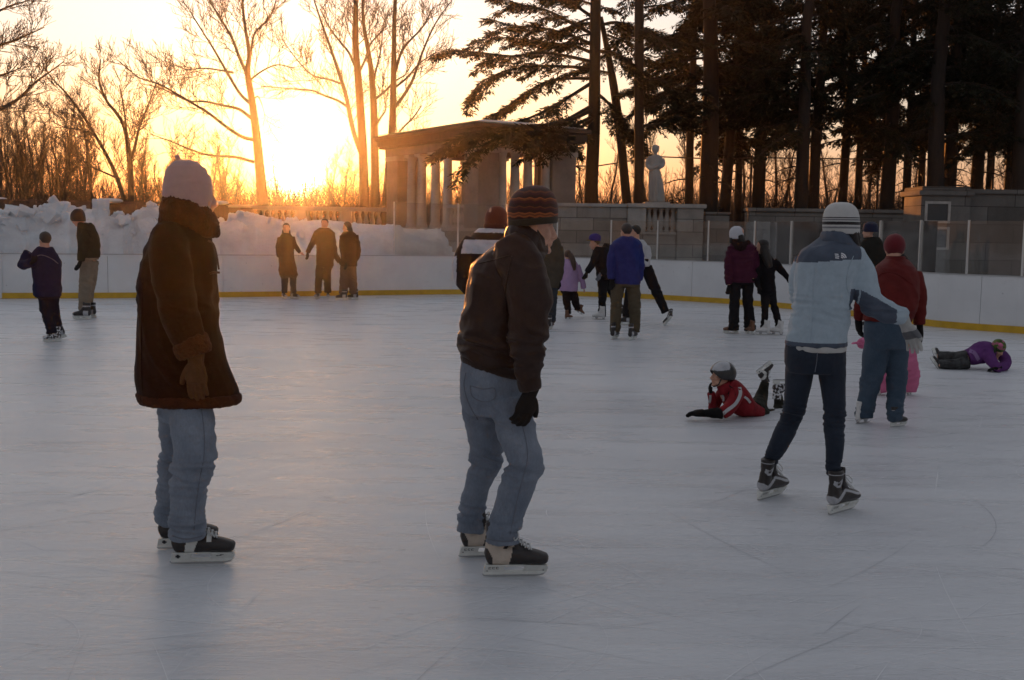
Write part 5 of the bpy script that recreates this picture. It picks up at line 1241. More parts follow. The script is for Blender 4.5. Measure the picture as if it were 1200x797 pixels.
# man in the red jacket, bending over a child
f = Fig(1032, 497, 'stooping adult in brick red jacket, crimson hat and blue jeans, seen from behind', .0105)
dl, dr = f.gd(1011, 496), f.gd(1052, 500)
f.garment('jeans', [f.rings([(1016, 1066, 368, 22), (1014, 1066, 380, 24), (1013, 1065, 396, 25), (1016, 1064, 408, 22)]),
    f.tb([(1028, 402, 0, 14.5, 17), (1024, 428, .02, 14, 15), (1018, 458, .03, 11.5), (1014, 480, dl, 10.5), (1013, 489, dl, 10.5)]),
    f.tb([(1051, 402, 0, 14, 17), (1051, 430, .02, 12.2, 14), (1050, 460, .0, 10.8), (1048.5, 484, dr, 9.5), (1048.5, 491, dr, 9.5)])], DEN4, wr=dict(amp=.010, sx=5, sz=8, seed=20, bands=leg_bands(f, (1020, 440), (1015, 480))))
jk = f.garment('jacket', [f.rings([(1038, 1062, 303, 14, .25), (1028, 1070, 311, 20, .2), (1021, 1076, 324, 24, .13), (1017, 1077, 343, 27, .05), (1013, 1074, 362, 26, 0), (1012, 1068, 376, 24, 0)]),
    f.tb([(1071, 320, .15, 9), (1076.5, 342, .10, 9.2), (1077, 363, .06, 8), (1077.5, 381, .05, 6.8)]), f.tb([(1023, 322, .15, 9), (1014, 343, .12, 8.6), (1009, 360, .16, 8), (1006.5, 374, .2, 7)])], RED, wr=dict(amp=.013, sx=5, sz=6, seed=21, bands=((f.P(1040, 365).z, .10, .8, 18),)))
f.seam(jk, [(1022, 330), (1036, 320), (1052, 322), (1070, 334)], .004, RED, 'yoke_seam')
f.hand(1078, 384, .05, (1079, 398), nrm=(-1, 0, 0), glove=BLG, size=.95, fat=1.4); f.hand(1006, 376, .2, (1008, 398), nrm=(1, 0, 0), glove=BLG, size=1.05, fat=1.5, curl=.5)
f.head(1048, 292, .30, 85, -22, H=.225)
f.haircap(knit('crimson_knit', [(0, (.16, .015, .022))], 0, 1), low=-.085, front=1, r=(.096, .112, .108), name='hat')
f.garment('collar', [f.rings([(1035, 1064, 312, 16, .2), (1037, 1062, 305, 15, .24), (1038.5, 1061, 300, 14, .26)], body=0)], RED, parent=jk)
f.garment('hair', [f.tb([(1056, 300, .24, 5, 6), (1061, 305, .22, 4, 5), (1063, 310, .2, 2, 3)], body=0)], DHR, .008)
f.skate(1011, 496, 35, 'figure_white', scale=.68); f.skate(1052, 500, 32, 'hockey', scale=.68)
f.finish()
# small child in pink held in front of that adult
f = Fig(1050, 463, 'small child in pink snowsuit almost hidden behind the legs in blue jeans', .011)
PNK = C('pink_snowsuit', .62, .17, .30, col2=(.52, .13, .24), rough=.6)
f.garment('snowsuit', [f.rings([(1036, 1060, 382, 11), (1031, 1066, 392, 15), (1028, 1070, 406, 16), (1027, 1074, 420, 17), (1026, 1076, 432, 15)]), f.tb([(1036, 426, 0, 10), (1033, 442, 0, 10.5), (1032, 454, 0, 9.5), (1032, 460, 0, 8)]), f.tb([(1063, 426, 0, 12), (1065, 440, 0, 12.5), (1065, 452, 0, 10.5), (1065, 459, 0, 8.5)]),
    f.tb([(1033, 390, 0, 6), (1020, 398, -.1, 6), (1009, 403, -.3, 5)]), f.tb([(1062, 390, 0, 6), (1070, 402, .02, 6), (1072, 414, 0, 5)])], PNK, wr=dict(amp=.02, sx=3, sz=16, seed=22))
f.hand(1009, 403, -.3, (1004, 402), glove=PNK, size=.6, fat=1.5); f.hand(1072, 414, 0, (1073, 420), glove=PNK, size=.6, fat=1.5)
f.head(1047, 371, 0, 100, -10, H=.19); f.hell('hood', (0, -.012, .012), (.098, .112, .118), PNK)
f.skate(1031, 463, 60, 'figure_white', scale=.5); f.skate(1066, 463, 50, 'figure_white', scale=.5)
f.finish()
# boy lying on the ice
f = Fig(866, 490, 'boy in silver helmet and red jacket lying on his front on the ice, skates raised', .008)
OLP = cloth('snowy_dark_trousers', (.035, .032, .024), (.016, .015, .012), 16, .7, 180, .3); RJ = C('bright_red_jacket', .26, .020, .026, col2=(.17, .012, .018), rough=.6); JW = C('jacket_white', .55, .54, .55)
f.garment('trousers', [f.tb([(879, 481, .16, 9, 15), (886, 482, .28, 9.5, 15), (892, 482, .36, 8.5, 13)]), f.tb([(884, 478, .16, 9), (889, 474, .30, 9.5), (892, 466, .42, 8), (894.5, 456, .42, 6.4), (896, 448, .40, 5.6)]),
    f.tb([(887, 484, .26, 7.5), (900, 486, .44, 7.2), (911, 484, .60, 6.8), (913, 474, .66, 6.4), (911.5, 463, .64, 5.6)])], OLP, wr=dict(amp=.012, sx=9, sz=9, seed=23))
def rj(x, y, z):
    u = (Vector((x, y, z)) - f.P(850, 462, -.1)); 
    p = (600 + FPX * (x + f.org.x) / (y + f.org.y))
    return 0
tors = f.tb([(851, 449, .0, 9, 9), (856, 456, .02, 14, 15), (862, 465, .04, 17, 17), (870, 474, .08, 14.5, 17), (879, 479, .15, 10, 15), (886, 481, .22, 8.5, 14)])
arm = f.tb([(864, 458, -.10, 8.5), (861, 468, -.15, 8.2), (854, 479, -.19, 7.6), (846, 484.5, -.21, 7)]); fore = f.tb([(847, 484, -.21, 7), (838, 484.2, -.20, 6.0), (828, 484.2, -.19, 4.8), (822, 484.2, -.18, 4)])
arm2 = f.tb([(848, 458, .12, 7), (841, 470, .16, 6.5), (836, 479, .12, 6), (835, 470, .05, 5), (833, 460, .02, 4.5)])
jk = f.garment('jacket', [tors, arm, arm2], [RJ, JW, DRK], .007, wr=dict(amp=.010, sx=9, sz=9, seed=24))
tree = f.bvh(jk)
def strip(o, pl, hw, mat, name):
    pts = spline(pl, 6); out = []
    for i in range(len(pts) - 1):
        a, b = Vector(pts[i]), Vector(pts[i + 1]); n_ = Vector((-(b - a).y, (b - a).x)).normalized() * hw; out.append([tuple(a - n_), tuple(b - n_), tuple(b + n_), tuple(a + n_)])
    return f.patch(o, out, mat, name, .004)
strip(jk, [(866.5, 454), (867.5, 461), (864.5, 469), (860, 475), (852, 481), (845, 487)], 1.9, JW, 'white_stripe'); strip(jk, [(872, 465), (876, 468), (879, 472)], 1.3, JW, 'white_stripe'); strip(jk, [(845, 461), (848, 465), (848, 470)], 1.1, JW, 'white_stripe'); strip(jk, [(832.5, 463), (832, 470), (829, 476)], 1.2, JW, 'white_stripe')
strip(jk, [(852, 455), (857, 459), (858, 464)], 4.2, DRK, 'black_panel')
f.garment('sleeve_end', [fore], C('black_sleeve', .016, .014, .015), wr=dict(amp=.008, sx=12, sz=12, seed=25))
f.hand(824, 484, -.18, (806, 484.5), nrm=(0, -.4, -1), glove=BLG, size=.95, fat=1.75, thumb=-1, curl=.25, spread=.03); f.hand(833, 460, .02, (831, 449), nrm=(1, 0, 0), glove=BLG, size=.62, fat=1.4, curl=.5)
f.head(846, 440, .0, 188, 4, H=.205, eyes=True, lean=(.05, .02))
HS = plain('helmet_silver', (.42, .42, .44), .25, var=.2, vscale=14, spec=.6); HB = plain('helmet_black', (.028, .026, .026), .3)
c = f.HC.copy(); k = f.Hk; mb = MB(); n, kk = 64, 40; vs = []; fs = []
for i in range(kk + 1):
    th = 2.05 * i / kk
    for j in range(n):
        ph = 2 * math.pi * j / n; fr = max(0, math.sin(ph)); tt = th * (1 - .33 * fr ** 2); p = Vector((.104 * math.sin(tt) * math.cos(ph), -.010 + .127 * math.sin(tt) * math.sin(ph), .022 + .118 * math.cos(tt))); vs.append(f.hp(p))
for i in range(kk):
    for j in range(n): j2 = (j + 1) % n; fs.append((i * n + j, (i + 1) * n + j, (i + 1) * n + j2, i * n + j2))
mb.add(vs, fs); me = mb.mesh('helmet'); me.polygons.foreach_set('use_smooth', [True] * len(me.polygons)); me.materials.append(HS); me.materials.append(HB)
iM = f.HM.inverted(); mi = []
for p in me.polygons:
    q = iM @ (p.center - c) / k; mi.append(0 if (q.y > -.045 and q.z > .05 + .25 * max(0, .05 - q.y) and abs(q.x) > .016) or (q.z < -.03 and q.y < .03) else 1)
me.polygons.foreach_set('material_index', mi); hm_ = link('helmet', me, None, f.root); sm_ = hm_.modifiers.new('s', 'SOLIDIFY'); sm_.thickness = .008; sm_.offset = 1
mb = MB(); mb.tube(spline([f.hp((.075, .03, -.03)), f.hp((.06, .05, -.09)), f.hp((0, .075, -.118)), f.hp((-.06, .05, -.09)), f.hp((-.075, .03, -.03))], 5), .006, 6); mb.build('chin_strap', HB, hm_, True)
f.skate(0, 0, 25, 'plain_near', pitch=32, roll=180, scale=.62, pos=f.P(893.5, 428.5, .40)); f.skate(0, 0, 15, 'snowy', pitch=-2, roll=180, scale=.72, pos=f.P(917, 444.5, .62))
f.garment('collar', [f.tb([(852, 459, 0, 10, 11), (849, 453, 0, 9, 10), (847, 449, 0, 8.4, 9.5)], body=0)], RJ, .007, parent=jk)
f.finish(vox=.006)
# girl lying in purple
f = Fig(1145, 432, 'girl in purple jacket and green flowered hat lying on the ice near the boards', .011)
PUR = C('purple_jacket', .15, .050, .19, col2=(.09, .03, .12)); LIL2 = C('lilac_panel', .30, .18, .36)
f.garment('trousers', [f.tb([(1134, 419, 0, 9, 14), (1120, 419.5, .05, 7.5), (1106, 418, .1, 6.3), (1098, 417.5, .12, 5.6)]), f.tb([(1134, 426, -.1, 7.5), (1118, 427, -.12, 6.4), (1106, 427, -.1, 5.6), (1100, 427, -.1, 5.2)])], cloth('snowy_black_trousers', (.09, .09, .09), (.013, .013, .014), 14, .7, 160, .3), wr=dict(amp=.012, sx=9, sz=9, seed=26))
jk = f.garment('jacket', [f.tb([(1132, 419, 0, 8.5, 14), (1142, 417, 0, 11, 17), (1153, 412, 0, 12.5, 19), (1164, 410, 0, 9, 15)]), f.tb([(1156, 412, -.16, 7.5), (1161, 422, -.26, 6.6), (1168, 430, -.34, 5.6), (1172, 431.5, -.4, 4.6)]), f.tb([(1168, 411, .05, 7), (1178, 421, -.05, 6.6), (1177, 429, -.16, 6), (1167, 431.5, -.32, 5)])], PUR, wr=dict(amp=.012, sx=8, sz=8, seed=27))
f.hand(1170, 431, -.38, (1164, 432), nrm=(0, 0, -1), glove=BLG, size=.75, fat=1.4); f.hand(1168, 431, -.3, (1162, 432.5), nrm=(0, 0, -1), glove=BLG, size=.75, fat=1.4)
strip(jk, [(1136, 411), (1142, 414), (1147, 422)], 2.2, LIL2, 'lilac_panel')
f.head(1170, 408, -.14, -60, -38, H=.19)
gm_, N, L, B = nmat('flowered_knit'); vo = N.new('ShaderNodeTexVoronoi'); vo.inputs['Scale'].default_value = 26; L.new(mapped(N, L), vo.inputs['Vector']); r = ramp(N, [(.0, (.07, .12, .02)), (.45, (.14, .16, .05)), (.62, (.03, .05, .015)), (.8, (.35, .12, .16))]); r.color_ramp.interpolation = 'CONSTANT'; sx = N.new('ShaderNodeSeparateColor'); L.new(vo.outputs['Color'], sx.inputs[0]); L.new(sx.outputs[0], r.inputs['Fac']); L.new(r.outputs['Color'], B.inputs['Base Color']); B.inputs['Roughness'].default_value = .9
h = f.hell('hat', (0, -.016, .03), (.098, .112, .105), gm_); f.hell('hat_flower', (.07, .03, .10), (.035, .035, .03), PNK, h)
mb = MB(); mb.tube([f.hp((.085, .02, .0)), f.hp((.09, .03, -.06)), f.hp((.08, .04, -.12))], .02, 8); mb.build('ear_flap', gm_, h, True)
f.skate(0, 0, 110, 'hockey', pitch=60, roll=80, scale=.72, pos=f.P(1094, 417.5, .12)); f.skate(0, 0, 140, 'hockey', pitch=50, roll=70, scale=.72, pos=f.P(1095, 427.5, -.08))
f.finish()

def standing(px, py, label, top, bottom, legs, arms, skates, headp, hat=None, hair=None, torso=None, style='hockey', seed=30, names=('jacket', 'trousers'), hands=(), hwr=None, eyes=False, vox=.0135, H=.225, cap_hair=None):
    """top / bottom = materials; torso = rings; legs, arms = tubes; headp = (px, py, dy, yaw, pitch)"""
    f = Fig(px, py, label, vox)
    zk = f.P(px, (py * .4 + legs[0][0][1] * .6)).z; za = .14
    L2 = [f.tb(l) for l in legs]; hipr = torso[-1]; hp_ = f.rings([(hipr[0] + 1.2, hipr[1] - 1.2, hipr[2] - 9, hipr[3] - 1, *hipr[4:]), (hipr[0] + 1, hipr[1] - 1, hipr[2] + 2, hipr[3] - 1, *hipr[4:])])
    f.garment(names[1], [hp_] + L2, bottom, wr=dict(amp=.013, sx=5, sz=7, seed=seed, bands=((zk, .10, 1.1, 18), (za, .10, 1.6, 26))))
    jk = f.garment(names[0], [f.rings(torso)] + [f.tb(a) for a in arms], top, smooth=2, wr=hwr or dict(amp=.018, sx=5, sz=5, seed=seed + 1))
    for hd in hands:
        f.hand(*hd[0], hd[1], nrm=(-.7, -.7, 0), size=hd[2], glove=hd[3], fat=1.45)
    f.head(*headp, H=H, eyes=eyes)
    if hat: f.loft('hat', f.rings(hat[0], 5, 26, body=0), hat[1])
    if cap_hair: f.haircap(cap_hair, seed=seed)
    if hair: f.garment('hair', [f.tb(q, body=0) for q in hair[0]], hair[1], .010, wr=dict(amp=.006, sx=30, sz=4, seed=seed))
    for s_ in skates: f.skate(*s_)
    f.jk = jk
    return f
# woman in maroon padded jacket
MAR_ = C('maroon_padding', .075, .014, .034, col2=(.05, .010, .024), rough=.55)
f = standing(868, 391, 'woman in maroon padded jacket and white knit hat standing by the boards', MAR_, BKP,
    [[(862, 330, 0, 7.2), (861, 352, -.03, 6.2), (860, 374, -.05, 6.0), (859.5, 387, -.06, 6.6)], [(876, 330, 0, 7.2), (876.5, 352, .03, 6.2), (878, 374, .05, 6.4), (879, 387, .06, 7.2)]],
    [[(857, 290, 0, 5), (854, 306, -.05, 5.2), (853.5, 322, -.06, 4.8), (854, 334, -.06, 4)], [(882, 290, 0, 5), (885, 306, .03, 5), (885.5, 320, .02, 4.5), (882, 328, -.08, 3.8)]],
    [(857, 391, 170, 'brown', 0, 0, .85), (879, 391.5, 110, 'brown', 0, 0, .85)], (865, 274, 0, 140, -4),
    hat=([(856, 871, 280, 7.5), (854.8, 871.5, 277, 8), (855, 871, 271, 8), (857.5, 869, 267, 6.5), (861, 866, 265, 3)], knit('white_knit', [(0, (.62, .62, .66))], 0, 1)),
    hair=([[(867, 277, -.05, 4.5, 6), (870, 283, -.08, 4, 5), (871, 288, -.09, 3, 4)], [(857, 279, -.02, 2.6, 3), (856.5, 285, -.03, 2, 3)]], DHR),
    torso=[(860, 878, 282, 8), (855, 884, 288, 11), (854, 886, 297, 12), (855, 885, 310, 12), (855, 884, 322, 12), (855, 884, 331, 11.5)], seed=31, hands=[((854, 336, -.06), (853, 343), .85, BLG), ((882, 328, -.08), (876, 330), .85, BLG)],
    hwr=dict(amp=.022, sx=1.2, sz=12, seed=31, shear=.0)); f.garment('hood', [f.tb([(859, 283, -.06, 3, 3), (868, 289, -.15, 5.5, 4), (878, 284, -.06, 3.5, 3)], body=0)], C('dark_fur', .03, .015, .014), wr=dict(amp=.02, sx=30, sz=30, seed=3), parent=f.jk); f.finish()
# woman in black with white figure skates
f = standing(902, 391, 'woman in black coat and white figure skates, one arm trailing behind her', C('black_coat', .012, .010, .012), BKP,
    [[(897, 342, 0, 6), (896.5, 360, -.04, 4.4), (896, 376, -.06, 4), (895.5, 386, -.06, 4.2)], [(904, 342, 0, 6), (907, 358, .05, 4.4), (911, 374, .1, 4), (913, 384, .12, 4)]],
    [[(906, 305, 0, 4.5), (914, 315, .0, 4.4), (922, 324, .0, 3.8), (927, 330, 0, 3.2)], [(890, 304, 0, 4), (888, 318, -.08, 4), (887, 330, -.12, 3.6), (889, 336, -.2, 3)]],
    [(894.5, 392.5, 165, 'figure_white', 0, 0, .82), (909.5, 392.5, 155, 'figure_white', 4, 0, .82)], (893, 289, 0, 150, -5),
    hat=None, cap_hair=DHR, hair=([[(895, 288, -.03, 5, 6), (896, 294, -.05, 5.4, 6), (899, 304, -.12, 5.4, 5), (902, 314, -.14, 3.6, 3)]], DHR),
    torso=[(890, 901, 297, 7), (888, 907, 304, 10), (888, 908, 315, 11), (889, 908, 328, 10.5), (888.5, 909, 339, 10.5), (889, 908, 343, 10)], seed=33, hands=[((927.5, 331, 0), (930.5, 336), .8, BLG), ((889, 336, -.2), (890, 342), .8, BLG)]); f.finish()
# man in the blue jacket
BLU = C('royal_blue_jacket', .028, .040, .175, col2=(.02, .027, .12), rough=.6)
f = standing(731, 397, 'man in royal blue jacket and khaki trousers seen squarely from behind', BLU, OLK,
    [[(724, 333, 0, 8.5), (722.5, 352, 0, 7.2), (721.5, 374, -.02, 6.4), (721.5, 389, -.03, 6.2)], [(742, 333, 0, 8.5), (743.5, 352, 0, 7.4), (744, 374, 0, 6.6), (743, 389, 0, 6.2)]],
    [[(720, 288, 0, 5.2), (717, 300, -.03, 5.4), (715.6, 314, -.06, 4.8), (716, 327, -.07, 4.0)], [(747.5, 288, 0, 5.2), (750, 301, .0, 5.2), (750.8, 315, .0, 4.6), (749, 328, .02, 3.8)]],
    [(720, 397.5, 65, 'hockey', 0, 0, .95), (741, 398.5, 62, 'hockey', 0, 0, .95)], (733.5, 271, 0, 120, -6),
    cap_hair=plain('brown_black_hair', (.040, .024, .018), .55, bumps=.5, bscale=220),
    torso=[(728, 742, 277, 9), (720, 749.5, 282, 12), (716.5, 752, 288, 14), (718, 750, 300, 14), (719.5, 749, 315, 13.5), (719.5, 750.5, 327, 14), (720, 750, 333, 13.5)], seed=35, hands=[((717.8, 329, -.05), (716, 338), .95, BLG), ((747, 330, .08), (746, 338), .9, BLG)]); f.finish()
# boy with purple cap
f = standing(706, 373, 'youth in purple cap and black hooded jacket leaning forward to reach for a child', DRK, BKP,
    [[(706, 325, .05, 6.5), (706, 345, 0, 5), (705.5, 360, -.02, 4.6), (705.5, 371, -.02, 4.8)], [(712, 325, .1, 6.5), (717, 342, .2, 4.8), (722, 356, .35, 4.4), (724, 366, .45, 4.4)]],
    [[(700, 294, -.1, 4.6), (696, 305, -.16, 4.4), (692, 313, -.2, 3.8), (688, 319, -.22, 3.2)], [(714, 296, .1, 4.6), (714, 310, -.02, 4.4), (709, 318, -.14, 4), (704, 322, -.2, 3.4)]],
    [(702, 374.5, 175, 'figure_white', 0, 0, .85), (723, 370, 150, 'hockey', 8, 0, .85)], (697, 284.5, 0, 178, -12),
    hat=([(690, 704, 282, 7), (690, 704, 280.5, 7.5), (690.5, 704, 277, 7.3), (693, 702, 274.6, 5.5), (696, 699, 273.6, 2.5)], C('purple_cap', .075, .050, .21)),
    cap_hair=plain('light_brown_hair', (.12, .07, .035), .55),
    torso=[(697, 712, 289, 7), (695, 717, 295, 10), (696, 718, 305, 11.5), (698, 718, 315, 12), (699, 719, 325, 11)], seed=37, hands=[((687.5, 320, -.22), (684, 327), .9, BLG), ((703, 322, -.2), (700, 328), .85, C('grey_knit_glove', .18, .18, .2))], eyes=True)
mb = MB(); ellipsoid(mb, f.P(690, 281.5, -.04), (.058, .085, .009)); mb.build('cap_peak', C('mustard_peak', .25, .13, .03), f.root, True); f.garment('hood', [f.tb([(708, 288, .05, 4, 5), (713, 291, .08, 5, 6), (716, 296, .08, 3.4, 4)], body=0)], DRK, parent=f.jk); f.finish()
# skater pushing off behind the man in blue
f = standing(736, 381, 'skater in white top and black trousers pushing off, mostly behind the man in blue', C('white_top', .58, .57, .58), BKP,
    [[(747, 313, .1, 8), (741, 334, .1, 6.6), (736, 354, .05, 5.2), (734, 371, 0, 4.8)], [(757, 313, .1, 7.5), (765, 332, .05, 6.6), (773, 350, 0, 5.6), (780, 366, -.05, 4.6)]],
    [[(757, 289, .1, 4.6), (759, 300, .12, 4.5), (756, 308, 0, 4), (750, 310, -.1, 3.4)], [(740, 288, .1, 4.6), (733, 298, .0, 4.2), (728, 302, -.1, 3.8)]],
    [(733, 381, 165, 'hockey', 0, 0, .95)], (744, 272, .12, 170, -10, ),
    cap_hair=DHR, torso=[(741, 754, 281, 8, .1), (737, 759, 287, 11, .1), (738, 760, 297, 12, .1), (742, 761.5, 306, 12, .1), (744, 762, 312, 11.5, .1)], seed=39, hands=[((750, 310, -.1), (745, 311), .9, BLG), ((728, 302, -.1), (723, 303), .9, BLG)]); f.skate(0, 0, 120, 'hockey', pitch=-38, roll=30, scale=.92, pos=f.P(782.5, 377.5, -.05)); f.finish()
# little girl in lilac
f = standing(667, 372, 'little girl in lilac jacket with a brown ponytail, one skate lifted behind', C('lilac_fleece', .44, .29, .47, col2=(.37, .24, .40)), C('brown_black_leggings', .028, .018, .017),
    [[(664, 341, 0, 6), (664, 352, -.02, 4.6), (665.5, 361, -.02, 3.8), (666, 368, -.02, 3.8)], [(671, 341, .03, 6), (673.5, 350, .02, 4.8), (675, 356, .1, 4.2), (677, 361, .2, 3.6)]],
    [[(659, 311, 0, 4), (655.5, 319, -.02, 3.8), (654, 326, -.03, 3.4), (653, 331, -.04, 2.8)], [(676, 311, 0, 4), (679.5, 321, .0, 3.8), (682.5, 331, 0, 3.3), (684, 338, 0, 2.8)]],
    [(666, 374, 30, 'figure_brown', 0, 0, .58)], (665.5, 299, 0, 80, -4),
    cap_hair=plain('ponytail_brown', (.06, .028, .016), .5, bumps=.5, bscale=200), hair=([[(668, 298, -.08, 3.2, 3.4), (671, 304, -.13, 3.2, 3.2), (672.5, 312, -.14, 2.8, 2.6), (673, 317, -.13, 1.6, 1.6)]], plain('ponytail_brown', (.06, .028, .016), .5, bumps=.5, bscale=200)),
    torso=[(661, 673, 304, 6.5), (658, 677, 309, 9), (657, 677, 319, 10), (655.5, 678, 332, 10.5), (656, 677.5, 341, 10)], seed=41, hands=[((653, 332, -.04), (652, 336), .55, SKIN), ((684.3, 339, 0), (685, 343), .55, SKIN)], H=.19, vox=.011); f.skate(0, 0, 30, 'figure_brown', pitch=-28, scale=.58, pos=f.P(679.5, 367.5, .2)); f.finish()
# adult in grey behind the leather jacket man's shoulder
f = standing(641, 385, 'adult in drab grey coat and dark trousers half hidden behind the man in brown leather', C('drab_coat', .085, .070, .052), C('slate_trousers', .05, .055, .065),
    [[(636, 335, 0, 7.5), (636, 355, 0, 6.2), (636, 375, 0, 5.6)], [(647, 335, 0, 7.5), (646.5, 355, 0, 6), (645.5, 378, 0, 5.4)]], [[(655, 289, 0, 5), (656.5, 305, 0, 5), (656, 320, -.02, 4.4), (655, 328, -.03, 3.8)], [(629, 289, 0, 5), (627, 305, 0, 5), (628, 325, 0, 4)]],
    [(634, 385, 80, 'hockey', 0, 0, .9), (645, 386, 75, 'hockey', 0, 0, .9)], (639, 270, 0, 60, -4), hat=([(632, 646.5, 274, 7.5), (631.5, 647, 270, 8), (633, 645.5, 264, 7), (637, 642, 261, 3)], knit('dark_knit', [(0, (.025, .02, .02))], 0, 1)),
    torso=[(635, 653, 277, 9), (629, 657, 284, 12), (627, 658, 295, 13.5), (627, 658.5, 312, 13.5), (628, 657, 328, 13), (628, 656, 337, 12)], seed=43, hands=[((655, 330, -.03), (654, 338), .9, BLG)]); f.finish()
# person in rust hat with black and white jacket
f = Fig(572, 466, 'skater in rust red hat and black and white jacket behind the leather jacket shoulder', .011)
JB = C('black_nylon', .022, .014, .013, rough=.6); JWH = C('white_nylon', .62, .60, .64, rough=.6)
f.garment('trousers', [f.rings([(553, 596, 345, 20), (553, 596, 362, 20)]), f.tb([(565, 358, 0, 13), (564, 395, 0, 11), (566, 430, 0, 9), (567, 455, 0, 9)]), f.tb([(584, 358, 0, 13), (584, 395, 0, 11), (582, 430, 0, 9), (581, 455, 0, 9)])], BKP, wr=dict(amp=.012, sx=5, sz=7, seed=45))
yz, yz2 = f.P(570, 281).z, f.P(570, 297).z; x0_ = f.P(549, 300).x; zarm = f.P(540, 300).z
jk = f.garment('jacket', [f.rings([(561, 596, 268, 16), (552, 606, 276, 22), (547, 612, 288, 25), (546, 612, 305, 26), (548, 606, 325, 25), (550, 600, 348, 24)]),
    f.tb([(554, 281, -.05, 10), (545, 296, -.08, 10.5), (540, 313, -.1, 10), (542, 330, -.14, 8.5), (549, 340, -.24, 7.5)]), f.tb([(602, 280, 0, 9), (609, 297, 0, 9.5), (611, 318, -.04, 9), (608, 338, -.12, 8)])], [JB, JWH], wr=dict(amp=.012, sx=5, sz=5, seed=46),
    split=lambda x, y, z: 1 if (yz2 < z < yz and x > x0_ - .04 + (yz - z) * -.2) or (z > f.P(560, 272.5).z) or (x < f.P(536.0, 310).x and z < zarm) else 0)
f.hand(549, 340, -.24, (556, 345), glove=BLG, size=.95, fat=1.4); f.hand(608, 340, -.12, (607, 356), glove=BLG, size=.95, fat=1.4)
f.head(581, 256, 0, 60, -4); f.loft('hat', f.rings([(569, 594.5, 267, 13), (568, 595, 262, 14), (568.5, 595, 254, 14), (571, 593, 247, 11.5), (576, 588, 242.5, 8), (580, 584, 241.5, 3)], 6, 30, body=0), knit('rust_knit', [(0, (.15, .028, .014))], 0, 1)); f.loft('brim', f.rings([(568.5, 595, 268, 13), (567, 596, 266, 14.5), (567, 596, 263, 14.5), (568.5, 595, 262, 13.6)], 4, 30, body=0), knit('rust_rib', [(0, (.12, .022, .012))], 0, 1))
f.skate(566, 466, 60, 'hockey', scale=.9); f.skate(582, 466, 60, 'hockey', scale=.9); f.finish()
# person in dark jacket beyond the girl in fleece
f = standing(1022, 384, 'person in dark jacket and navy knit hat beyond the brick red jacket', C('charcoal_jacket', .026, .024, .020), BKP,
    [[(1018, 335, 0, 8), (1018, 355, 0, 6.8), (1018, 374, 0, 6)], [(1029, 335, 0, 8), (1029, 355, 0, 6.8), (1029, 374, 0, 6)]], [[(1012.5, 290, -.05, 5), (1010, 305, -.08, 5), (1012, 322, -.12, 4.4)], [(1033, 290, 0, 5), (1035, 305, 0, 5), (1034, 324, 0, 4.2)]],
    [(1017, 385, 160, 'hockey', 0, 0, .95), (1029, 385, 150, 'hockey', 0, 0, .95)], (1018, 271, 0, 176, -4), hat=([(1012.5, 1029, 272, 8), (1011.5, 1029.5, 269, 8.6), (1013, 1028, 263, 7.5), (1017, 1024, 260, 3)], knit('navy_knit', [(0, (.016, .018, .05))], 0, 1)),
    torso=[(1014, 1030, 278, 9), (1010, 1034, 285, 12), (1009, 1036, 297, 14), (1010, 1036, 315, 14), (1011, 1035, 330, 13), (1012, 1034, 337, 12)], seed=47, eyes=True); f.finish()
# three people by the boards under the sun
BRC = C('long_brown_coat', .055, .026, .016); TAN = C('tan_trousers', .16, .10, .07)
f = standing(338, 350.5, 'long haired woman in knee length dark coat by the boards under the sun', BRC, C('grey_leggings', .06, .045, .045),
    [[(334, 318, 0, 4.5), (333.5, 332, 0, 3.6), (333.5, 343, 0, 3.2)], [(343, 318, 0, 4.5), (343.5, 332, 0, 3.6), (344, 343, 0, 3.2)]], [[(328.5, 278, 0, 3.4), (326.5, 290, -.02, 3.4), (327, 301, -.06, 2.8)], [(342, 278, 0, 3.4), (345.5, 287, -.02, 3.2), (350, 294, -.02, 2.4), (352, 296, -.02, 2)]],
    [(333, 350.5, -60, 'hockey', 0, 0, .9), (345, 350.5, -30, 'hockey', 0, 0, .9)], (335.5, 267.5, 0, -80, -3), cap_hair=DHR, hair=([[(335.5, 268, .06, 4.2, 3), (335.5, 273, .06, 5.2, 3.4), (335.5, 279, .06, 4.2, 2.4)]], DHR),
    torso=[(331, 340, 273, 5), (327.5, 343.5, 278, 7), (326.5, 344.5, 288, 7.5), (327, 344, 298, 7.5), (326.5, 346.5, 310, 9), (327, 349, 321, 10), (327.5, 349, 323, 9.5)], seed=51, names=('coat', 'leggings'), hands=[((352, 296.5, -.02), (355, 298), .8, SKIN)]); f.finish()
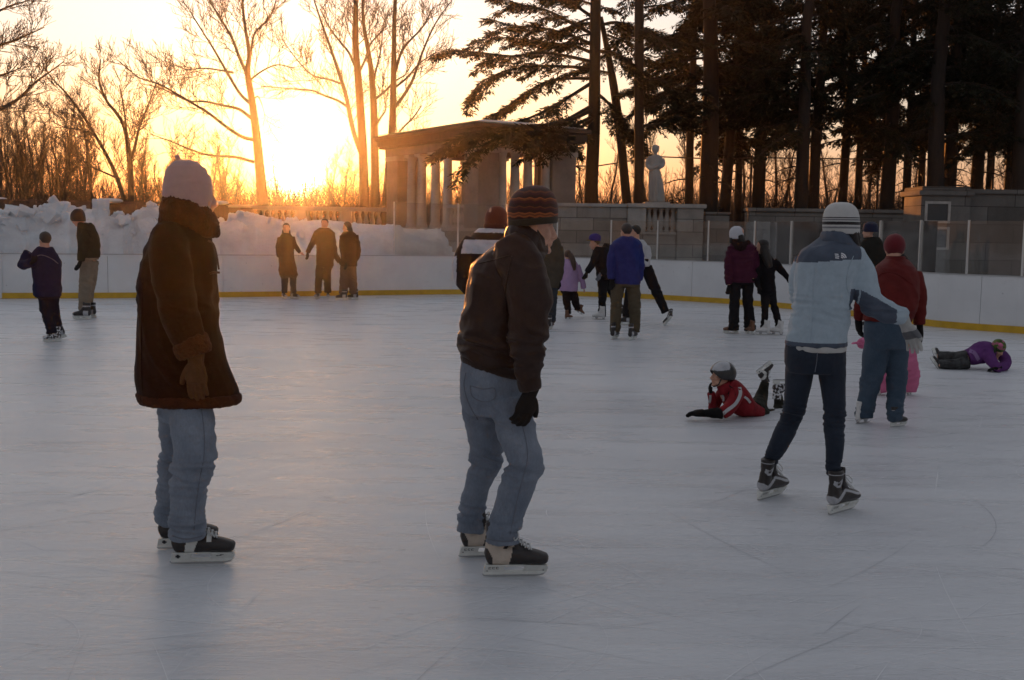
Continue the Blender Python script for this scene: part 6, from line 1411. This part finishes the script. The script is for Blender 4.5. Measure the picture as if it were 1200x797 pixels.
f = standing(379, 350.5, 'man in brown jacket and trousers holding out one hand, middle of three by the boards', C('brown_jacket', .075, .036, .02), C('brown_trousers', .06, .034, .022),
    [[(375, 311, 0, 5), (373.5, 328, 0, 4.2), (372.5, 343, 0, 4)], [(384, 311, 0, 5), (383.5, 328, 0, 4.2), (384, 343, 0, 4)]], [[(372, 272, 0, 3.8), (367, 283, -.02, 3.6), (362, 292, -.04, 3), (360.5, 296, -.04, 2.6)], [(388.5, 273, 0, 3.8), (391, 288, 0, 3.6), (394, 300, 0, 3), (398, 307, 0, 2.6)]],
    [(372, 350.5, -100, 'hockey', 0, 0, .95), (384.5, 350.5, -80, 'hockey', 0, 0, .95)], (380.5, 262, 0, -95, -3), cap_hair=DHR,
    torso=[(374, 386, 267, 6), (369, 391, 272, 8), (370, 391.5, 282, 8.5), (371, 391, 298, 8.5), (370.5, 391, 309, 8), (371, 391, 312, 8)], seed=53, hands=[((360.5, 297, -.04), (360, 302), .95, BLG), ((398.5, 308, 0), (401, 311), .9, BLG)]); f.finish()
f = standing(408, 351.5, 'long haired person in brown jacket and tan trousers, rightmost of three by the boards', C('umber_jacket', .06, .03, .018), TAN,
    [[(404, 312, 0, 5.4), (403, 328, 0, 5), (402.5, 344, 0, 5)], [(412.5, 312, 0, 5.4), (413.5, 328, .02, 4.8), (414.5, 344, .03, 5)]], [[(401.5, 277, -.05, 3.6), (401, 290, -.12, 3.5), (404, 304, -.15, 3), (405.5, 308, -.15, 2.6)], [(416.5, 276, 0, 3.6), (419.5, 289, .02, 3.4), (419.5, 299, .02, 2.8), (417.5, 305, .02, 2.4)]],
    [(400.5, 352, 180, 'hockey', 0, 0, .95), (414, 351.5, 160, 'hockey', 0, 0, .95)], (406.5, 266, 0, 165, -4), cap_hair=DHR, hair=([[(408, 266, .02, 4.2, 4.5), (409, 271, .03, 4.6, 4.6), (409.5, 278, .04, 4.4, 3.6)]], DHR),
    torso=[(402, 413, 271, 5.5), (399, 418, 276, 7.5), (399, 418.5, 287, 8), (399.5, 417.5, 300, 8), (399, 418.5, 310, 8), (399.5, 418, 312, 8)], seed=55, hands=[((405.5, 309, -.15), (405, 313), .9, BLG), ((417.5, 305.5, .02), (416, 310), .9, BLG)]); f.finish()
# tall man at the left
f = standing(98, 373, 'tall man in dark sweater, khaki trousers and black knit cap looking down at the ice', DGR, KHK,
    [[(103, 305, 0, 8.6), (101, 325, -.02, 7.6), (99.5, 345, -.03, 7), (99, 366, -.03, 6.6)], [(107, 305, .1, 8.6), (106, 325, .12, 7.4), (103, 345, .13, 6.8), (102.5, 365, .13, 6.6)]],
    [[(101, 270, -.14, 5.6), (98, 285, -.20, 5.6), (95.5, 299, -.22, 4.6), (94.5, 306, -.23, 4)], [(106, 270, .12, 5), (102, 290, .2, 5), (96, 305, .15, 4)]],
    [(97, 374.5, 178, 'hockey', 0, 0, 1.1), (104, 372.5, 172, 'hockey', 0, 0, 1.05)], (91, 256, 0, 186, -24),
    hat=([(84.5, 100, 259.5, 8), (83, 100, 256.5, 8.6), (83.5, 99, 250.5, 8.3), (87, 96.5, 246, 6), (90, 94, 244.5, 2.5)], knit('black_knit', [(0, (.020, .017, .016))], 0, 1)),
    torso=[(92, 107, 261, 8), (91, 112, 268, 11), (91, 116, 278, 12.5), (92, 117, 290, 12.5), (92.5, 116.5, 302, 12)], seed=57, hands=[((94, 307, -.23), (90, 316), 1.05, BLG), ((95, 306, .15), (91, 313), .95, BLG)], eyes=True); f.finish()
# boy in navy jacket at the left
f = standing(62, 401, 'boy in navy jacket with piping, hands up at his chest, pushing off on one skate', NAVY, C('dark_blue_trousers', .020, .018, .028),
    [[(53, 346, 0, 8.4), (54, 362, 0, 7.2), (58, 378, 0, 6.2), (61, 391, 0, 6)], [(61, 346, .05, 8), (62, 362, .08, 7), (66, 378, .12, 5.8), (68, 388, .14, 5.4)]],
    [[(35, 296, 0, 6.5), (28, 307, -.02, 6.2), (27, 310, -.1, 5.8), (37, 308, -.26, 5)], [(62, 298, .05, 6), (66, 312, .1, 6), (58, 318, .22, 5), (46, 308, .26, 4.4)]],
    [(62, 401, 215, 'snowy', 0, 0, .82), (69, 397.5, 205, 'hockey', -15, 0, .82)], (52.5, 281, 0, 140, -2, ),
    cap_hair=plain('short_brown_hair', (.055, .032, .02), .6, bumps=.5, bscale=220),
    torso=[(45, 61, 289, 9), (38, 66, 296, 13), (37, 70, 306, 15), (38, 71.5, 322, 15), (39, 71.5, 338, 15), (40, 71, 347, 14)], seed=59, hands=[((37, 308, -.26), (42, 304), .8, BLG), ((46, 308, .26), (44, 303), .8, BLG)], H=.21)
f.seam(f.jk, [(38, 303), (48, 299), (60, 303), (68, 309)], .006, C('grey_piping', .16, .16, .2), 'piping'); strip2 = [(41, 330), (40.5, 345)]; f.finish()

# ---- hazy evening air
mb = MB(); mb.box(-155, 155, -45, 195, -1.05, 17.5)
hm = bpy.data.materials.new('evening_haze'); hm.use_nodes = True; N = hm.node_tree.nodes; L = hm.node_tree.links
N.remove(N['Principled BSDF']); pv = N.new('ShaderNodeVolumePrincipled'); pv.inputs['Color'].default_value = (.95, .95, .95, 1)
pv.inputs['Density'].default_value = .00022; pv.inputs['Anisotropy'].default_value = .91
L.new(pv.outputs[0], N['Material Output'].inputs['Volume'])
kind(mb.build('haze', hm), 'stuff')
